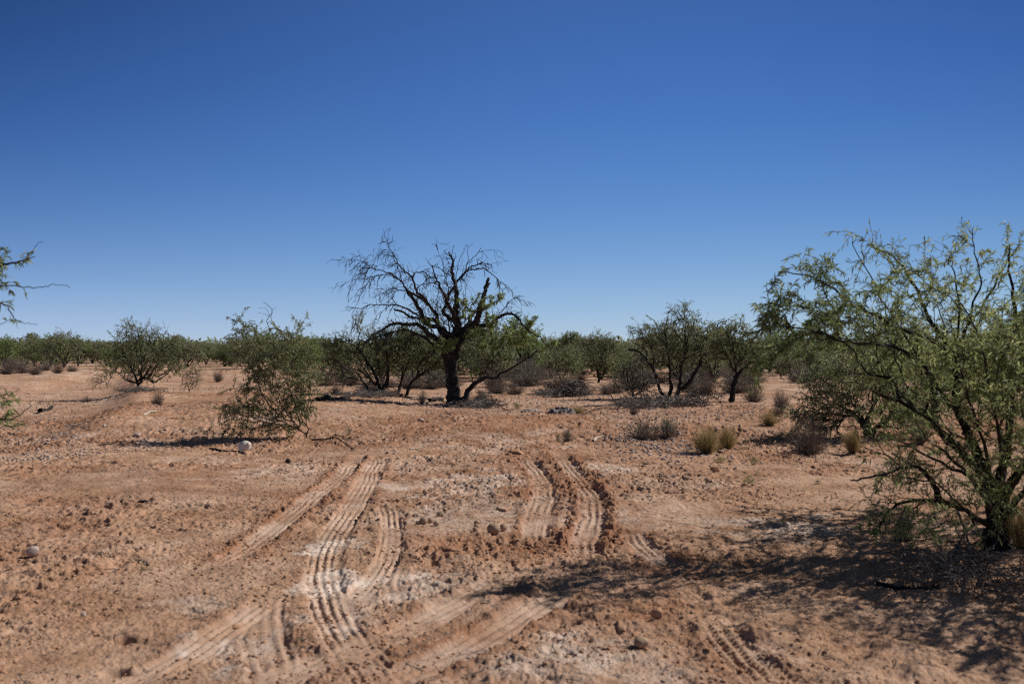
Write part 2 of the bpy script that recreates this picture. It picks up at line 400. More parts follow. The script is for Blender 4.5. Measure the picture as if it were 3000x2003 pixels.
# ------------------------------------------------------------------ branching skeletons
class Sk:
    def __init__(s): s.p = []; s.par = []; s.pl = []; s.r0 = []; s.leafy = []; s.paths = []
    def node(s, p, par, r=0, leafy=False):
        s.p.append(np.array(p, float)); s.par.append(par)
        s.pl.append(0 if par < 0 else s.pl[par]+float(np.linalg.norm(s.p[-1]-s.p[par]))); s.r0.append(r); s.leafy.append(leafy)
        return len(s.p)-1
    def path(s, start, pts, radii=None, leafy=False):
        ids = [] if start is None else [start]; par = -1 if start is None else start
        for i, q in enumerate(pts):
            par = s.node(q, par, 0 if radii is None else radii[i], leafy); ids.append(par)
        s.paths.append(ids); return ids
    def limb(s, pts, r0, r1, rng, sub=5, wig=.012, join=True, leafy=False, rr=None):
        """traced limb: control points in world space"""
        q = smooth_poly([tuple(p) for p in pts], sub); q = [np.array(a) for a in q]
        n = len(q); wv = rng.randn(n, 3)*wig
        for i in range(1, n-1): q[i] = q[i]+wv[i]
        t = np.linspace(0, 1, n)
        rad = list(r0+(r1-r0)*t**.62) if rr is None else list(np.interp(t, np.linspace(0, 1, len(rr)), rr))
        start = None
        if s.p and join:
            A = np.array(s.p); d = np.linalg.norm(A-q[0], axis=1); start = int(d.argmin())
            if d[start] < .25: q = q[1:]; rad = rad[1:]
        return s.path(start, q, rad, leafy)
    def grow(s, T, rng, alpha=.5, step=.12, wig=.06, up=.25, leafy=False, tan=.5, minplen=0.0):
        root = s.p[0]; T = T[np.argsort(np.linalg.norm(T-root, axis=1))]
        cap = len(s.p)+len(T)*14; A = np.zeros((cap, 3)); n = len(s.p); A[:n] = s.p
        PL = np.zeros(cap); PL[:n] = s.pl
        for t in T:
            c = np.linalg.norm(A[:n]-t, axis=1)+alpha*PL[:n]
            if minplen: c = c+(PL[:n] < minplen)*50
            i = int(c.argmin()); a = A[i]; d = t-a; L = np.linalg.norm(d)
            if L < .02: continue
            k = max(1, min(12, int(L/step)))
            pd = a-A[s.par[i]] if s.par[i] >= 0 else np.array([0, 0, 1.]); pn = np.linalg.norm(pd); pd = pd/pn if pn > 0 else pd
            b1 = a+pd*L*tan*.6+np.array([0, 0, up])*L*.3; b2 = t-d*.3+rng.randn(3)*wig*L
            tt = (np.arange(k)+1)/k
            Q = ((1-tt)**3)[:, None]*a+(3*(1-tt)**2*tt)[:, None]*b1+(3*(1-tt)*tt**2)[:, None]*b2+(tt**3)[:, None]*t
            if k > 2: Q[:-1] += rng.randn(k-1, 3)*wig*L/k*.9
            ids = s.path(i, list(Q), None, leafy)
            for j in ids[1:]:
                if n < cap: A[n] = s.p[j]; PL[n] = s.pl[j]; n += 1
    def twigs(s, ids, rng, n, L, droop=.3, leafy=False, out=None, sub=2, seg=5, ang=.9):
        """side twigs springing from given nodes"""
        ids = [i for i in ids if s.par[i] >= 0]
        for _ in range(n):
            i = ids[rng.randint(len(ids))]; a = s.p[i]
            d = a-s.p[s.par[i]]; nn = np.linalg.norm(d); d = d/(nn+1e-9)
            v = d+rng.randn(3)*ang+(0 if out is None else np.array(out)); v /= np.linalg.norm(v)
            l = L*(.35+.65*rng.rand()); pts = []; q = a.copy()
            for k in range(seg):
                v = v+np.array([0, 0, -droop*.35])+rng.randn(3)*.16; v /= np.linalg.norm(v)
                q = q+v*l/seg; pts.append(q.copy())
            new = s.path(i, pts, None, leafy)
            if sub: s.twigs(new[1:], rng, sub, L*.5, droop, leafy, out, 0, 3, ang*.8)
    def radii(s, tip=.002, e=2.3, rmax=None):
        n = len(s.p); acc = np.zeros(n); has = np.zeros(n, bool)
        r = np.zeros(n)
        for i in range(n-1, -1, -1):
            v = acc[i]**(1/e) if has[i] else tip
            r[i] = max(v, tip); 
            if rmax: r[i] = min(r[i], rmax)
            if s.r0[i] > 0: r[i] = s.r0[i]
            pr = s.par[i]
            if pr >= 0: acc[pr] += min(r[i], 9)**e; has[pr] = True
        s.r = r
        for i in range(n):
            pr = s.par[i]
            if pr >= 0 and s.r0[i] == 0: r[i] = min(r[i], r[pr]*.93)
            if s.r0[i] == 0: r[i] = max(r[i], tip*.8)
        return r
    def tubes(s, rng, rough=.12, flare=1.0):
        Vs = []; F4 = []; off = 0
        for ids in s.paths:
            if len(ids) < 2: continue
            Pn = np.array([s.p[i] for i in ids]); Rn = np.array([s.r[i] for i in ids])
            if s.par[ids[1]] == ids[0] and len(ids) > 1: Rn[0] = min(Rn[0], Rn[1]*1.15)
            mr = Rn.max(); k = 3 if mr < .006 else 4 if mr < .012 else 6 if mr < .04 else 12 if mr < .10 else 26
            if mr > .04:
                m = 3 if mr < .10 else 7; tt = np.linspace(0, len(Pn)-1, (len(Pn)-1)*m+1); ii = np.arange(len(Pn))
                Pn = np.stack([np.interp(tt, ii, Pn[:, c]) for c in range(3)], 1); Rn = np.interp(tt, ii, Rn)
            T = np.gradient(Pn, axis=0); T /= (np.linalg.norm(T, axis=1)[:, None]+1e-9)
            u = np.cross(T[0], [.31, .22, .92]);
            if np.linalg.norm(u) < .05: u = np.cross(T[0], [1, 0, 0])
            u /= np.linalg.norm(u); U = np.zeros_like(Pn)
            for j in range(len(Pn)):
                u = u-T[j]*u.dot(T[j]); u /= (np.linalg.norm(u)+1e-9); U[j] = u
            W = np.cross(T, U); an = np.arange(k)*2*math.pi/k
            rr = Rn[:, None]*np.ones(k)
            if mr > .025:
                g = 1+.18*np.sin(an*3+rng.rand()*6)+.10*np.sin(an*5+rng.rand()*6)
                rr = rr*g[None, :]*(1+rough*rng.randn(len(Pn), k)*(.8 if k < 20 else .45))
                if k > 20:
                    cx_ = np.cos(an)[None, :]*3.2+np.arange(len(Pn))[:, None]*.05; cy_ = np.sin(an)[None, :]*3.2+np.arange(len(Pn))[:, None]*.09
                    rr = rr*(.80+.42*np.abs(vnoise(cx_, cy_, 17)-.5)*2+.16*vnoise(cx_*2.5, cy_*2.5+np.arange(len(Pn))[:, None]*.3, 18))
            V = Pn[:, None, :]+rr[..., None]*(np.cos(an)[None, :, None]*U[:, None, :]+np.sin(an)[None, :, None]*W[:, None, :])
            V = V.reshape(-1, 3); nn = len(Pn); idx = off+np.arange(nn*k).reshape(nn, k)
            f = np.stack([idx[:-1], np.roll(idx, -1, 1)[:-1], np.roll(idx, -1, 1)[1:], idx[1:]], -1).reshape(-1, 4)
            Vs.append(V); F4.append(f); off += nn*k
            if mr > .02:  # close the end with a ragged tip
                Vs.append((Pn[-1]+T[-1]*Rn[-1]*(.6+rng.rand()))[None]); tip = off; off += 1
                l = idx[-1]; F4.append(np.stack([l, np.roll(l, -1), np.full(k, tip), np.full(k, tip)], 1)[:, :3].repeat(1, 0) if False else np.zeros((0, 4), int))
                s._caps.append(np.stack([l, np.roll(l, -1), np.full(k, tip)], 1))
        return np.concatenate(Vs), np.concatenate(F4)
    def wood(s, name, mat, parent, rng, tip=.002, e=2.3, rmax=None, rough=.12):
        s.radii(tip, e, rmax); s._caps = []
        V, f = s.tubes(rng, rough)
        fs = [f]+([np.concatenate(s._caps)] if s._caps else [])
        return mesh_obj(name, V, fs, mat, parent, tone=np.clip(.5+.25*rng.randn(len(V)), 0, 1))

def leaves_at(Pos, Dir, ln, wd, rng, tone=None, bend=.25):
    """narrow drooping compound leaves as folded two-piece blades"""
    n = len(Pos); Dir = Dir/(np.linalg.norm(Dir, axis=1)[:, None]+1e-9)
    S = np.cross(Dir, rng.randn(n, 3)); S /= (np.linalg.norm(S, axis=1)[:, None]+1e-9)
    N = np.cross(Dir, S)
    l = ln*(.55+.9*rng.rand(n))[:, None]; w_ = wd*(.7+.6*rng.rand(n))[:, None]
    b = Pos; m = Pos+Dir*l*.5+N*l*bend*.3; t = Pos+Dir*l+N*0-np.array([0, 0, 1])*l*bend*.6
    V = np.stack([b, m-S*w_*.5, m+N*w_*.2, m+S*w_*.5, t], 1)      # 5 points
    V = np.stack([b-S*w_*.12, b+S*w_*.12, m+S*w_*.5, m-S*w_*.5, t+S*w_*.16, t-S*w_*.16], 1)
    i = np.arange(n)[:, None]*6
    f = np.concatenate([i+np.array([0, 1, 2, 3]), i+np.array([3, 2, 4, 5])])
    if tone is None: tone = np.clip(.45+.25*rng.randn(n), 0, 1)
    return V.reshape(-1, 3), f, np.repeat(tone, 6)

def sk_leaves(s, rng, n, ln, wd, thr=.006, droop=.35, along=.8, only=False, keep=None, spread=.9, toptone=0.0):
    ids = np.array([i for i in range(len(s.p)) if s.par[i] >= 0 and s.r[i] < thr and (s.leafy[i] or not only)])
    A = np.array(s.p); par = np.array(s.par)
    L = np.linalg.norm(A[ids]-A[par[ids]], axis=1)
    if keep is not None: L = L*keep(A[ids])
    pr = L/L.sum(); c = rng.choice(len(ids), n, p=pr); i = ids[c]
    t = rng.rand(n)[:, None]; Pos = A[i]*t+A[par[i]]*(1-t)
    d = A[i]-A[par[i]]; d /= (np.linalg.norm(d, axis=1)[:, None]+1e-9)
    D = d*along+rng.randn(n, 3)*spread*.6+np.array([0, 0, -droop])
    clump = np.clip(.42+.55*(np.array([vnoise(np.array([p[0]*2.2]), np.array([p[2]*2.2+p[1]]), 71)[0] for p in Pos])-.5)+.20*rng.randn(n), 0, 1) if n < 3000 else \
        np.clip(.42+.55*(vnoise(Pos[:, 0]*2.2, Pos[:, 2]*2.2+Pos[:, 1], 71)-.5)+.20*rng.randn(n), 0, 1)
    return leaves_at(Pos, D, ln, wd, rng, clump)

def ell(c, r, n, rng, shell=.45, zmin=None):
    v = rng.randn(n, 3); v /= np.linalg.norm(v, axis=1)[:, None]
    q = np.array(c)+v*(rng.rand(n)**shell)[:, None]*np.array(r)
    if zmin is not None: q[:, 2] = np.maximum(q[:, 2], zmin+rng.rand(n)*.15)
    return q

def crown_px(lst, Y, n, rng, shell=.5, dep=.85, zmin=None):
    """ellipses (x, y, rx, ry[, dY[, rY]]) in overview pixels at depth Y"""
    area = np.array([e[2]*e[3] for e in lst], float); area /= area.sum(); out = []
    for e, a in zip(lst, area):
        dY = e[4] if len(e) > 4 else 0; s = (Y+dY)/F*K
        rY = e[5] if len(e) > 5 else min(e[2], e[3]*1.3)*s*dep
        c = P(e[0]*K, e[1]*K, Y+dY)
        out.append(ell(c, (e[2]*s, rY, e[3]*s), max(3, int(n*a)), rng, shell, zmin))
    return np.concatenate(out)

def px_limb(sk, Y, pts, r0, r1, rng, o=(0, 0), sc=None, sub=4, wig=None, join=True, leafy=False, rr=None):
    """traced limb; points (x, y[, dY]) in a crop with origin o and scale sc (default: the overview)"""
    W = []
    for p in pts:
        sx, sy = (p[0]*K, p[1]*K) if sc is None else (o[0]+p[0]/sc, o[1]+p[1]/sc)
        W.append(P(sx, sy, Y+(p[2] if len(p) > 2 else 0)))
    return sk.limb(W, r0, r1, rng, sub, wig if wig is not None else .006, join, leafy, rr)

def finish(root_loc, sk, rng, name, label, cat, woodmat, leafmat=None, nleaf=0, ln=.05, wd=.012, tip=.002, e=2.3, rmax=None, thr=.006,
           only=False, group=None, rough=.12, parts=('trunk', 'crown'), keep=None, droop=.35, along=.8, fill=0, fillL=.25):
    if fill:
        sk.twigs([i for i in range(len(sk.p)) if sk.leafy[i]], rng, fill, fillL, droop=.12, leafy=True, sub=1, seg=4, ang=.8)
    root = empty(name, root_loc); tag(root, label, cat, group)
    off = np.array(root_loc)
    sk.p = [p-off for p in sk.p]
    wo_ = sk.wood(parts[0], woodmat, root, rng, tip, e, rmax, rough)
    if nleaf:
        kp = None if keep is None else (lambda A: keep(A+off))
        V, f, t = sk_leaves(sk, rng, nleaf, ln, wd, thr, droop, along, only, kp)
        mesh_obj(parts[1], V, f, leafmat, root, tone=t)
    return root
exec_done = True
# ================================================================== the big half-dead tree
def dead_tree():
    rng = rs(7); b = at(1050*K+14, 925*K+2); Y = b.y; sk = Sk(); q = .854
    R1 = dict(o=(970, 650), sc=5.2275); R2 = dict(o=(1250, 680), sc=5.2275); R3 = dict(o=(1000, 900), sc=5.2275); R4 = dict(o=(1300, 900), sc=5.2275)
    def L(cr, pts, r0, r1, **k): return px_limb(sk, Y, pts, r0*q*.78, r1*q*.9, rng, **{'wig': .011, **cr, **k})
    L(R4, [(200,1500,0),(175,1400,0),(160,1250,0),(135,1050,0),(110,900,0),(115,760,0),(170,600,.05),(230,430,.05),(240,330,.05)], 0, 0,
      rr=[.25*q,.170*q,.145*q,.138*q,.15*q,.185*q,.20*q,.19*q,.12*q], wig=.010)
    L(R4, [(60,840,-.05),(30,760,-.1),(10,690,-.1)], .12, .08)
    L(R4, [(230,430,-.1),(330,420,-.1),(395,400,-.15)], .2, .09, wig=.02)
    L(R4, [(140,500,-.1),(30,420,0),(-60,330,.1)], .17, .09, wig=.02)
    big = []
    big += L(R2, [(500,1560,0),(600,1480,-.1),(740,1400,-.2),(800,1250,-.3),(850,1100,-.35),(880,950,-.4),(905,820,-.4),(945,700,-.45)], .15, .035, wig=.012)
    L(R2, [(890,950,-.4),(915,880,-.35),(965,785,-.3)], .04, .03)
    big += L(R2, [(520,1540,.1),(640,1430,.3),(680,1300,.4),(745,1200,.5),(770,1195,.6),(800,1100,.7)], .10, .03)
    L(R2, [(740,1205,.5),(650,1195,.5),(600,1110,.6),(500,1030,.7),(440,960,.7)], .05, .012)
    L(R2, [(600,1110,.6),(560,1230,.4),(600,1340,.3)], .035, .03)
    c_ = L(R2, [(480,1500,0),(460,1350,0),(440,1200,.05),(460,1050,.1),(450,900,.1),(430,780,.15),(400,640,.15),(390,550,.2),(400,480,.2),(395,400,.2),(335,305,.2)], .13, .018, wig=.012)
    big += c_
    d_ = L(R2, [(450,1330,0),(350,1150,-.2),(290,1020,-.3),(250,920,-.4),(190,800,-.5),(130,690,-.5),(80,510,-.6)], .09, .014)
    e_ = L(R2, [(400,1350,.1),(250,1220,.3),(300,1100,.4),(340,950,.4),(420,840,.5),(480,740,.5),(600,600,.6),(700,520,.7),(830,475,.7),(900,480,.8),(990,490,.9)], .08, .006)
    e2 = L(R2, [(480,740,.5),(600,610,.5),(700,575,.4),(830,560,.3),(895,555,.2),(980,630,.1),(1050,680,0),(1095,750,0),(1110,880,0),(1130,960,0),(1135,1070,-.1),(1190,1160,-.1)], .035, .005)
    e3 = L(R2, [(600,570,.6),(630,470,.6),(700,400,.7),(790,310,.8),(840,235,.9)], .02, .008)
    e3b = L(R2, [(805,300,.8),(910,285,.9),(1010,270,.9),(1060,310,1.),(1095,380,1.),(1190,350,1.1)], .010, .003)
    L(R2, [(630,470,.6),(640,340,.5),(630,240,.4),(705,165,.3)], .012, .005); L(R2, [(630,240,.4),(600,200,.4)], .006, .004)
    L(R2, [(440,750,.1),(460,600,0),(490,430,-.1),(550,330,-.2),(600,200,-.3),(620,180,-.3)], .016, .004)
    L(R2, [(470,580,0),(530,480,-.1),(540,370,-.2),(570,230,-.3)], .009, .003)
    g_ = L(R2, [(345,930,-.1),(330,840,-.2),(290,730,-.3),(265,640,-.4),(260,520,-.5),(235,410,-.6),(180,330,-.7),(150,165,-.8)], .022, .004)
    L(R2, [(235,410,-.6),(270,310,-.6),(315,245,-.6)], .007, .003); L(R2, [(235,410,-.6),(310,440,-.5),(385,500,-.4)], .005, .003)
    h_ = L(R2, [(600,1520,0),(760,1450,-.1),(920,1415,-.2),(1010,1390,-.3),(1100,1310,-.4),(1200,1260,-.5),(1290,1250,-.5),(1380,1290,-.6),(1440,1370,-.7),(1500,1450,-.8),(1570,1520,-.9),(1711,1600,-1.),(1800,1690,-1.),(1910,1800,-1.1)], .09, .008)
    h2 = L(R2, [(980,1400,-.3),(1090,1260,-.2),(1190,1170,0),(1250,1090,.1),(1330,1010,.2),(1360,960,.2)], .030, .006)
    h3 = L(R2, [(1330,1010,.2),(1290,900,.2),(1220,830,.1),(1160,770,0),(1100,755,0)], .012, .006)
    h4 = L(R2, [(1330,1010,.2),(1420,1040,.3),(1500,1050,.3),(1610,1085,.4)], .009, .003); L(R2, [(1420,1040,.3),(1455,1130,.3),(1440,1220,.3)], .007, .004)
    L(R2, [(1170,1210,-.4),(1280,1215,-.5),(1400,1215,-.5),(1455,1280,-.5)], .014, .006); L(R2, [(1220,895,.1),(1310,880,.1),(1400,830,.2)], .006, .003)
    L(R2, [(1020,1390,-.3),(1110,1410,-.2),(1230,1430,-.1)], .012, .006)
    L(R2, [(700,1060,.6),(690,960,.5),(630,830,.4),(560,750,.4)], .010, .003); L(R2, [(760,980,.6),(720,890,.5),(590,770,.4)], .008, .003); L(R2, [(620,790,.4),(660,710,.4),(658,630,.4)], .006, .003)
    left = []
    l_ = L(R1, [(1700,1640,0),(1430,1540,.1),(1400,1440,.1),(1330,1290,.1),(1250,1170,.1),(1170,1060,.1)], .085, .045)
    left += L(R1, [(1170,1060,.1),(1090,920,.1),(1000,850,.2),(880,770,.2),(740,740,.3),(600,710,.3),(480,700,.4),(370,685,.4)], .042, .007)
    left += L(R1, [(1030,860,.2),(930,810,.1),(850,800,0),(760,815,-.1),(660,830,-.2),(600,880,-.3),(550,950,-.4),(520,1020,-.4),(450,1110,-.5),(370,1160,-.5)], .026, .005)
    left += L(R1, [(590,740,.3),(520,785,.4),(430,800,.4),(340,860,.5),(250,920,.5),(130,1000,.6)], .014, .004)
    left += L(R1, [(580,710,.3),(520,630,.3),(430,590,.2),(330,580,.1),(230,580,0),(80,590,-.1)], .014, .003)
    left += L(R1, [(520,630,.3),(490,550,.3),(410,520,.4),(320,550,.4),(210,640,.5)], .010, .003); L(R1, [(490,550,.3),(450,480,.3)], .008, .005)
    left += L(R1, [(650,840,-.2),(500,845,-.1),(400,880,0),(350,950,0),(280,1050,0)], .014, .004)
    left += L(R1, [(1620,1420,0),(1550,1340,0),(1450,1200,-.1),(1380,1120,-.2),(1320,1090,-.2),(1280,970,-.3),(1240,860,-.3),(1150,770,-.3),(1060,690,-.2),(1000,590,-.2),(950,500,-.2),(890,410,-.1),(870,330,-.1),(830,230,0),(795,100,0)], .060, .004)
    left += L(R1, [(1500,1290,-.05),(1400,1180,0),(1250,1100,.1),(1170,1060,.1)], .05, .045)
    left += L(R1, [(1090,900,.1),(1050,800,0),(1010,680,-.1),(960,560,-.2),(950,500,-.2)], .018, .008)
    left += L(R1, [(1000,680,-.1),(900,665,-.1),(780,655,0),(670,665,.1)], .012, .004)
    left += L(R1, [(930,480,-.2),(850,490,-.3),(760,520,-.3),(620,540,-.4)], .009, .003); left += L(R1, [(900,420,-.1),(830,430,0),(740,470,.1),(650,500,.1)], .008, .003)
    L(R1, [(950,490,-.2),(975,380,-.2)], .008, .004); L(R1, [(970,440,-.2),(1060,410,-.3),(1130,395,-.3)], .006, .003); L(R1, [(885,320,-.1),(930,280,-.1),(940,190,0)], .006, .003)
    L(R1, [(890,400,-.1),(930,370,0),(1000,340,.1)], .006, .003)
    left += L(R1, [(1240,850,-.3),(1290,780,-.4),(1380,765,-.5),(1450,790,-.5),(1520,855,-.6),(1600,860,-.6)], .026, .012)
    L(R1, [(1290,760,-.4),(1350,690,-.4),(1450,665,-.3)], .008, .003); L(R1, [(1350,690,-.4),(1305,560,-.5)], .006, .003); L(R1, [(1250,800,-.3),(1240,720,-.3),(1170,600,-.3)], .007, .003)
    left += L(R1, [(1180,1060,.1),(1040,1040,.2),(900,1080,.3),(780,1090,.4),(680,1140,.4)], .022, .005)
    left += L(R1, [(1040,1045,.2),(980,1015,.1),(860,1060,0),(700,1015,0),(550,1010,.1)], .014, .004)
    left += L(R1, [(1550,1500,.1),(1420,1500,.2),(1300,1420,.3),(1180,1340,.4),(1060,1290,.4),(900,1270,.5),(750,1275,.5),(600,1270,.6),(500,1310,.6),(400,1320,.7),(300,1300,.7)], .05, .006)
    L(R1, [(600,1270,.6),(550,1250,.6),(480,1240,.6)], .010, .005); left += L(R1, [(990,1270,.5),(940,1190,.4),(850,1130,.4),(700,1040,.3)], .014, .004)
    left += L(R1, [(850,1280,.5),(800,1360,.4),(720,1410,.4),(650,1500,.4)], .014, .004); L(R1, [(350,1310,.7),(230,1350,.7),(120,1370,.7)], .005, .002)
    left += L(R1, [(1600,940,-.5),(1480,930,-.6),(1370,975,-.7),(1330,1010,-.7)], .022, .008); L(R1, [(1620,960,-.5),(1500,860,-.5),(1390,960,-.6)], .012, .006)
    L(R3, [(1500,300,.2),(1400,180,.3),(1300,170,.3),(1180,170,.3),(1050,130,.3),(950,80,.3),(820,40,.3)], .06, .028)
    r_ = L(R3, [(1640,600,0),(1560,540,-.1),(1350,400,-.2),(1200,280,-.3),(1050,260,-.4),(830,250,-.5),(700,300,-.6),(560,390,-.7),(490,405,-.7)], .11, .022)
    r_ += L(R3, [(500,410,-.7),(400,500,-.7),(270,600,-.8)], .018, .007); L(R3, [(850,250,-.5),(800,225,-.5),(760,205,-.5)], .03, .015)
    s_ = L(R3, [(1560,640,-.1),(1450,600,-.2),(1300,490,-.3),(1150,400,-.4),(950,350,-.5),(780,380,-.6),(680,430,-.6),(500,460,-.7)], .06, .012)
    t_ = L(R4, [(230,1480,0),(320,1400,-.1),(370,1290,-.15),(430,1200,-.2),(560,1110,-.3),(640,1070,-.3),(800,1080,-.4),(870,1020,-.4),(990,950,-.5),(1200,830,-.6),(1400,700,-.7),(1500,670,-.7)], .12, .012, rr=[.10*q,.085*q,.068*q,.058*q,.052*q,.046*q,.04*q,.032*q,.028*q,.018*q,.014*q,.010*q])
    t2 = L(R4, [(600,1080,-.3),(700,860,-.3),(800,740,-.3),(900,640,-.3),(1000,510,-.3),(1070,390,-.3),(1200,330,-.3)], .026, .006)
    t3 = L(R4, [(740,1060,-.35),(750,850,-.3),(770,720,-.3)], .014, .006); t6 = L(R4, [(850,690,-.3),(890,520,-.2)], .012, .006)
    L(R4, [(430,1170,-.2),(430,1000,-.3),(400,900,-.3),(340,830,-.4),(240,740,-.4)], .024, .012); t5 = L(R4, [(760,810,-.3),(870,835,-.3),(1000,790,-.4),(1200,820,-.4)], .014, .005)
    L(R4, [(150,760,-.3),(60,760,-.4),(-40,900,-.3),(-300,880,-.3)], .012, .005)
    core = list(range(len(sk.p)))
    # fine dead twigs
    sk.twigs(left, rng, 230, .34, droop=.7, out=(-.35, 0, -.1), sub=2)
    sk.twigs(left, rng, 70, .26, droop=.1, out=(-.1, 0, .5), sub=1)
    sk.twigs(e_+e2+e3b+h3+h4+h2, rng, 70, .30, droop=.7, out=(.3, 0, 0), sub=2)
    sk.twigs(g_+c_+d_+e_+l_, rng, 130, .32, droop=.1, sub=2)
    sk.twigs(h_+t_+t2+t3, rng, 70, .4, droop=.3, sub=2)
    sk.twigs(r_+s_, rng, 130, .5, droop=.6, out=(-.2, 0, -.2), sub=2)
    # tangled brushwood in the head of the trunk
    T = crown_px([(985,735,75,45,0,.9),(1040,700,60,60,0,.8),(1030,760,40,35,0,.6),(940,730,50,30,0,.8),(1095,720,50,40,0,.7),(1035,768,30,26,0,.5),(1060,770,26,20,-.2,.4),(1000,690,60,50,0,.8),(1035,740,45,45,0,.5)], Y, 1300, rng)
    sk.grow(T, rng, .35, .09, .12, leafy=False)
    # green shoots
    G = crown_px([(1118,788,34,26,-.3),(1175,765,50,26,-.4),(1200,775,40,24,-.5),(1220,735,20,20,-.7),(1110,700,26,38,-.4),(1140,680,18,18,-.3),(1075,720,20,20,0),
                  (1030,785,34,16,-.5),(1000,790,26,14,-.5),(1090,760,26,16,-.5),(985,735,24,14,-.4),(1085,845,22,16,-.4),(1060,690,24,16,0),(1130,735,22,22,-.5),(1145,810,30,18,-.3),(1270,790,20,14,-1)], Y, 330, rng)
    sk.grow(G, rng, .3, .08, .10, leafy=True)
    return finish(b, sk, rng, 'half_dead_tree', 'tall gnarled half-dead mesquite with bare arching limbs, in the centre of the clearing', 'tree',
        M['dead'], M['leaf_fresh'], 9500, .070, .016, tip=.0044, e=2.5, rmax=.05, thr=.012, only=True, rough=.10, along=.4, droop=.2)
import time as _t
_t0 = _t.time(); dead_tree(); print('dead', _t.time()-_t0)

# ================================================================== foreground tree on the right
def right_tree():
    rng = rs(11); b = at(2292*K, 1262*K, .03); Y = b.y; sk = Sk()
    def L(pts, r0, r1, **k): return px_limb(sk, Y, pts, r0, r1, rng, **k)
    L([(2295,1290,0),(2290,1240,0),(2292,1190,0),(2285,1150,.05),(2270,1110,.1)], .085, .06, rr=[.12,.085,.075,.07,.055])
    L([(2288,1215,0),(2250,1192,-.1),(2200,1165,-.3),(2150,1150,-.4),(2080,1150,-.6),(2035,1175,-.7),(2015,1215,-.8)], .026, .007)
    L([(2150,1150,-.4),(2140,1110,-.4),(2110,1075,-.5),(2085,1068,-.5),(2010,1090,-.6),(1950,1100,-.7)], .028, .006)
    L([(2285,1150,.05),(2240,1075,0),(2180,1010,-.1),(2130,960,-.2),(2075,925,-.3),(2010,900,-.4)], .045, .010)
    L([(2270,1110,.1),(2225,1010,.2),(2195,930,.2),(2190,850,.3),(2172,790,.3),(2135,740,.4),(2105,670,.4),(2060,600,.5),(1990,560,.5)], .045, .005)
    L([(2180,850,.3),(2165,800,.2),(2120,770,.1),(2050,750,0),(2010,725,-.1),(1960,700,-.2),(1910,660,-.3),(1855,630,-.4),(1785,625,-.4)], .024, .004)
    L([(2145,890,.0),(2120,840,-.1),(2075,805,-.2),(2020,790,-.3),(1950,785,-.4),(1870,760,-.5),(1790,745,-.5)], .026, .004)
    L([(2196,925,.2),(2200,850,.4),(2210,760,.6),(2255,700,.8),(2290,640,.8),(2310,600,.9)], .024, .005)
    L([(2190,870,.3),(2195,800,.4),(2200,700,.5),(2190,640,.5),(2180,580,.6)], .016, .004)
    L([(2205,790,.5),(2235,690,.4),(2250,640,.3),(2235,580,.2),(2230,525,.2)], .012, .003)
    L([(2280,1130,.1),(2310,1020,.2),(2320,900,.3),(2330,800,.4),(2325,700,.3),(2315,620,.3),(2315,560,.3)], .040, .004)
    L([(2285,1160,.05),(2350,1060,.1),(2400,960,.2),(2450,850,.3),(2480,740,.3),(2490,640,.3)], .045, .005)
    L([(2290,1200,0),(2340,1130,-.3),(2400,1080,-.6),(2470,1040,-.9)], .035, .008)
    L([(2285,1160,.1),(2300,1080,.6),(2290,980,1.0),(2260,880,1.3)], .035, .006)
    L([(2290,1200,0),(2240,1120,-.4),(2190,1060,-.7),(2140,1020,-.8)], .03, .006)
    L([(2240,1190,-.2),(2200,1240,-.7),(2180,1290,-1.0)], .012, .005)
    for st in ([(2270,1130,.0),(2215,1050,-.4),(2150,980,-.7),(2090,930,-.9),(2030,850,-1.)], [(2280,1150,0),(2260,1040,-.3),(2230,940,-.5),(2190,820,-.6),(2150,700,-.6)],
               [(2285,1160,0),(2295,1050,-.3),(2270,900,-.5),(2240,760,-.6),(2200,690,-.6)], [(2200,950,.2),(2130,860,.4),(2070,760,.5),(2010,660,.5),(1955,560,.4)],
               [(2240,1100,.1),(2160,1060,.3),(2060,1010,.4),(1960,980,.3)], [(2285,1160,.1),(2350,1050,-.3),(2390,900,-.4),(2400,740,-.3),(2380,620,-.2)]):
        L(st, .019, .0035)
    T = crown_px([(1960,700,120,70,-.3,0.85),(1880,745,120,60,-.4,0.78),(2030,640,80,80,0,0.85),(2130,690,100,90,.2,0.93),(2050,760,150,80,-.1,1.08),(2240,640,60,90,.4,0.78),
        (2200,780,150,90,.2,1.24),(2330,720,90,130,.3,1.08),(2030,870,130,60,-.4,0.93),(2180,920,170,90,-.2,1.40),(2060,960,120,60,-.5,0.93),(2200,1040,160,70,-.5,1.24),
        (2330,1000,110,120,-.2,1.40),(2100,1070,110,50,-.7,0.93),(2420,850,110,160,.2,1.40),(2060,1160,90,50,-.7,0.78),(2150,1130,120,70,-.6,1.08),(2010,1190,70,50,-.7,0.62),(2120,1200,90,40,-.8,0.78),(2230,1120,90,60,-.7,0.93),(2440,1050,90,90,-.3,1.24),(2560,880,150,200,-.9,1.55),(2640,980,160,170,-1.7,1.24),(2230,800,120,90,1.3,.6),(2150,900,120,70,1.2,.6),(2330,780,90,120,-1.0,.6),(2380,930,80,100,-1.3,.6),(2130,800,140,90,1.9,.7),(2000,790,110,60,1.3,.6),(2300,850,120,120,2.0,.8),(2420,900,100,150,1.6,.8),(2470,1000,80,140,-1.9,.6),(2520,820,100,130,0,.9),(2480,980,90,120,.6,.8),(2450,760,80,110,.9,.7),(2500,700,90,120,-.4,1.24),(2050,590,50,50,.4,0.46)], Y, 2500, rng, .6)
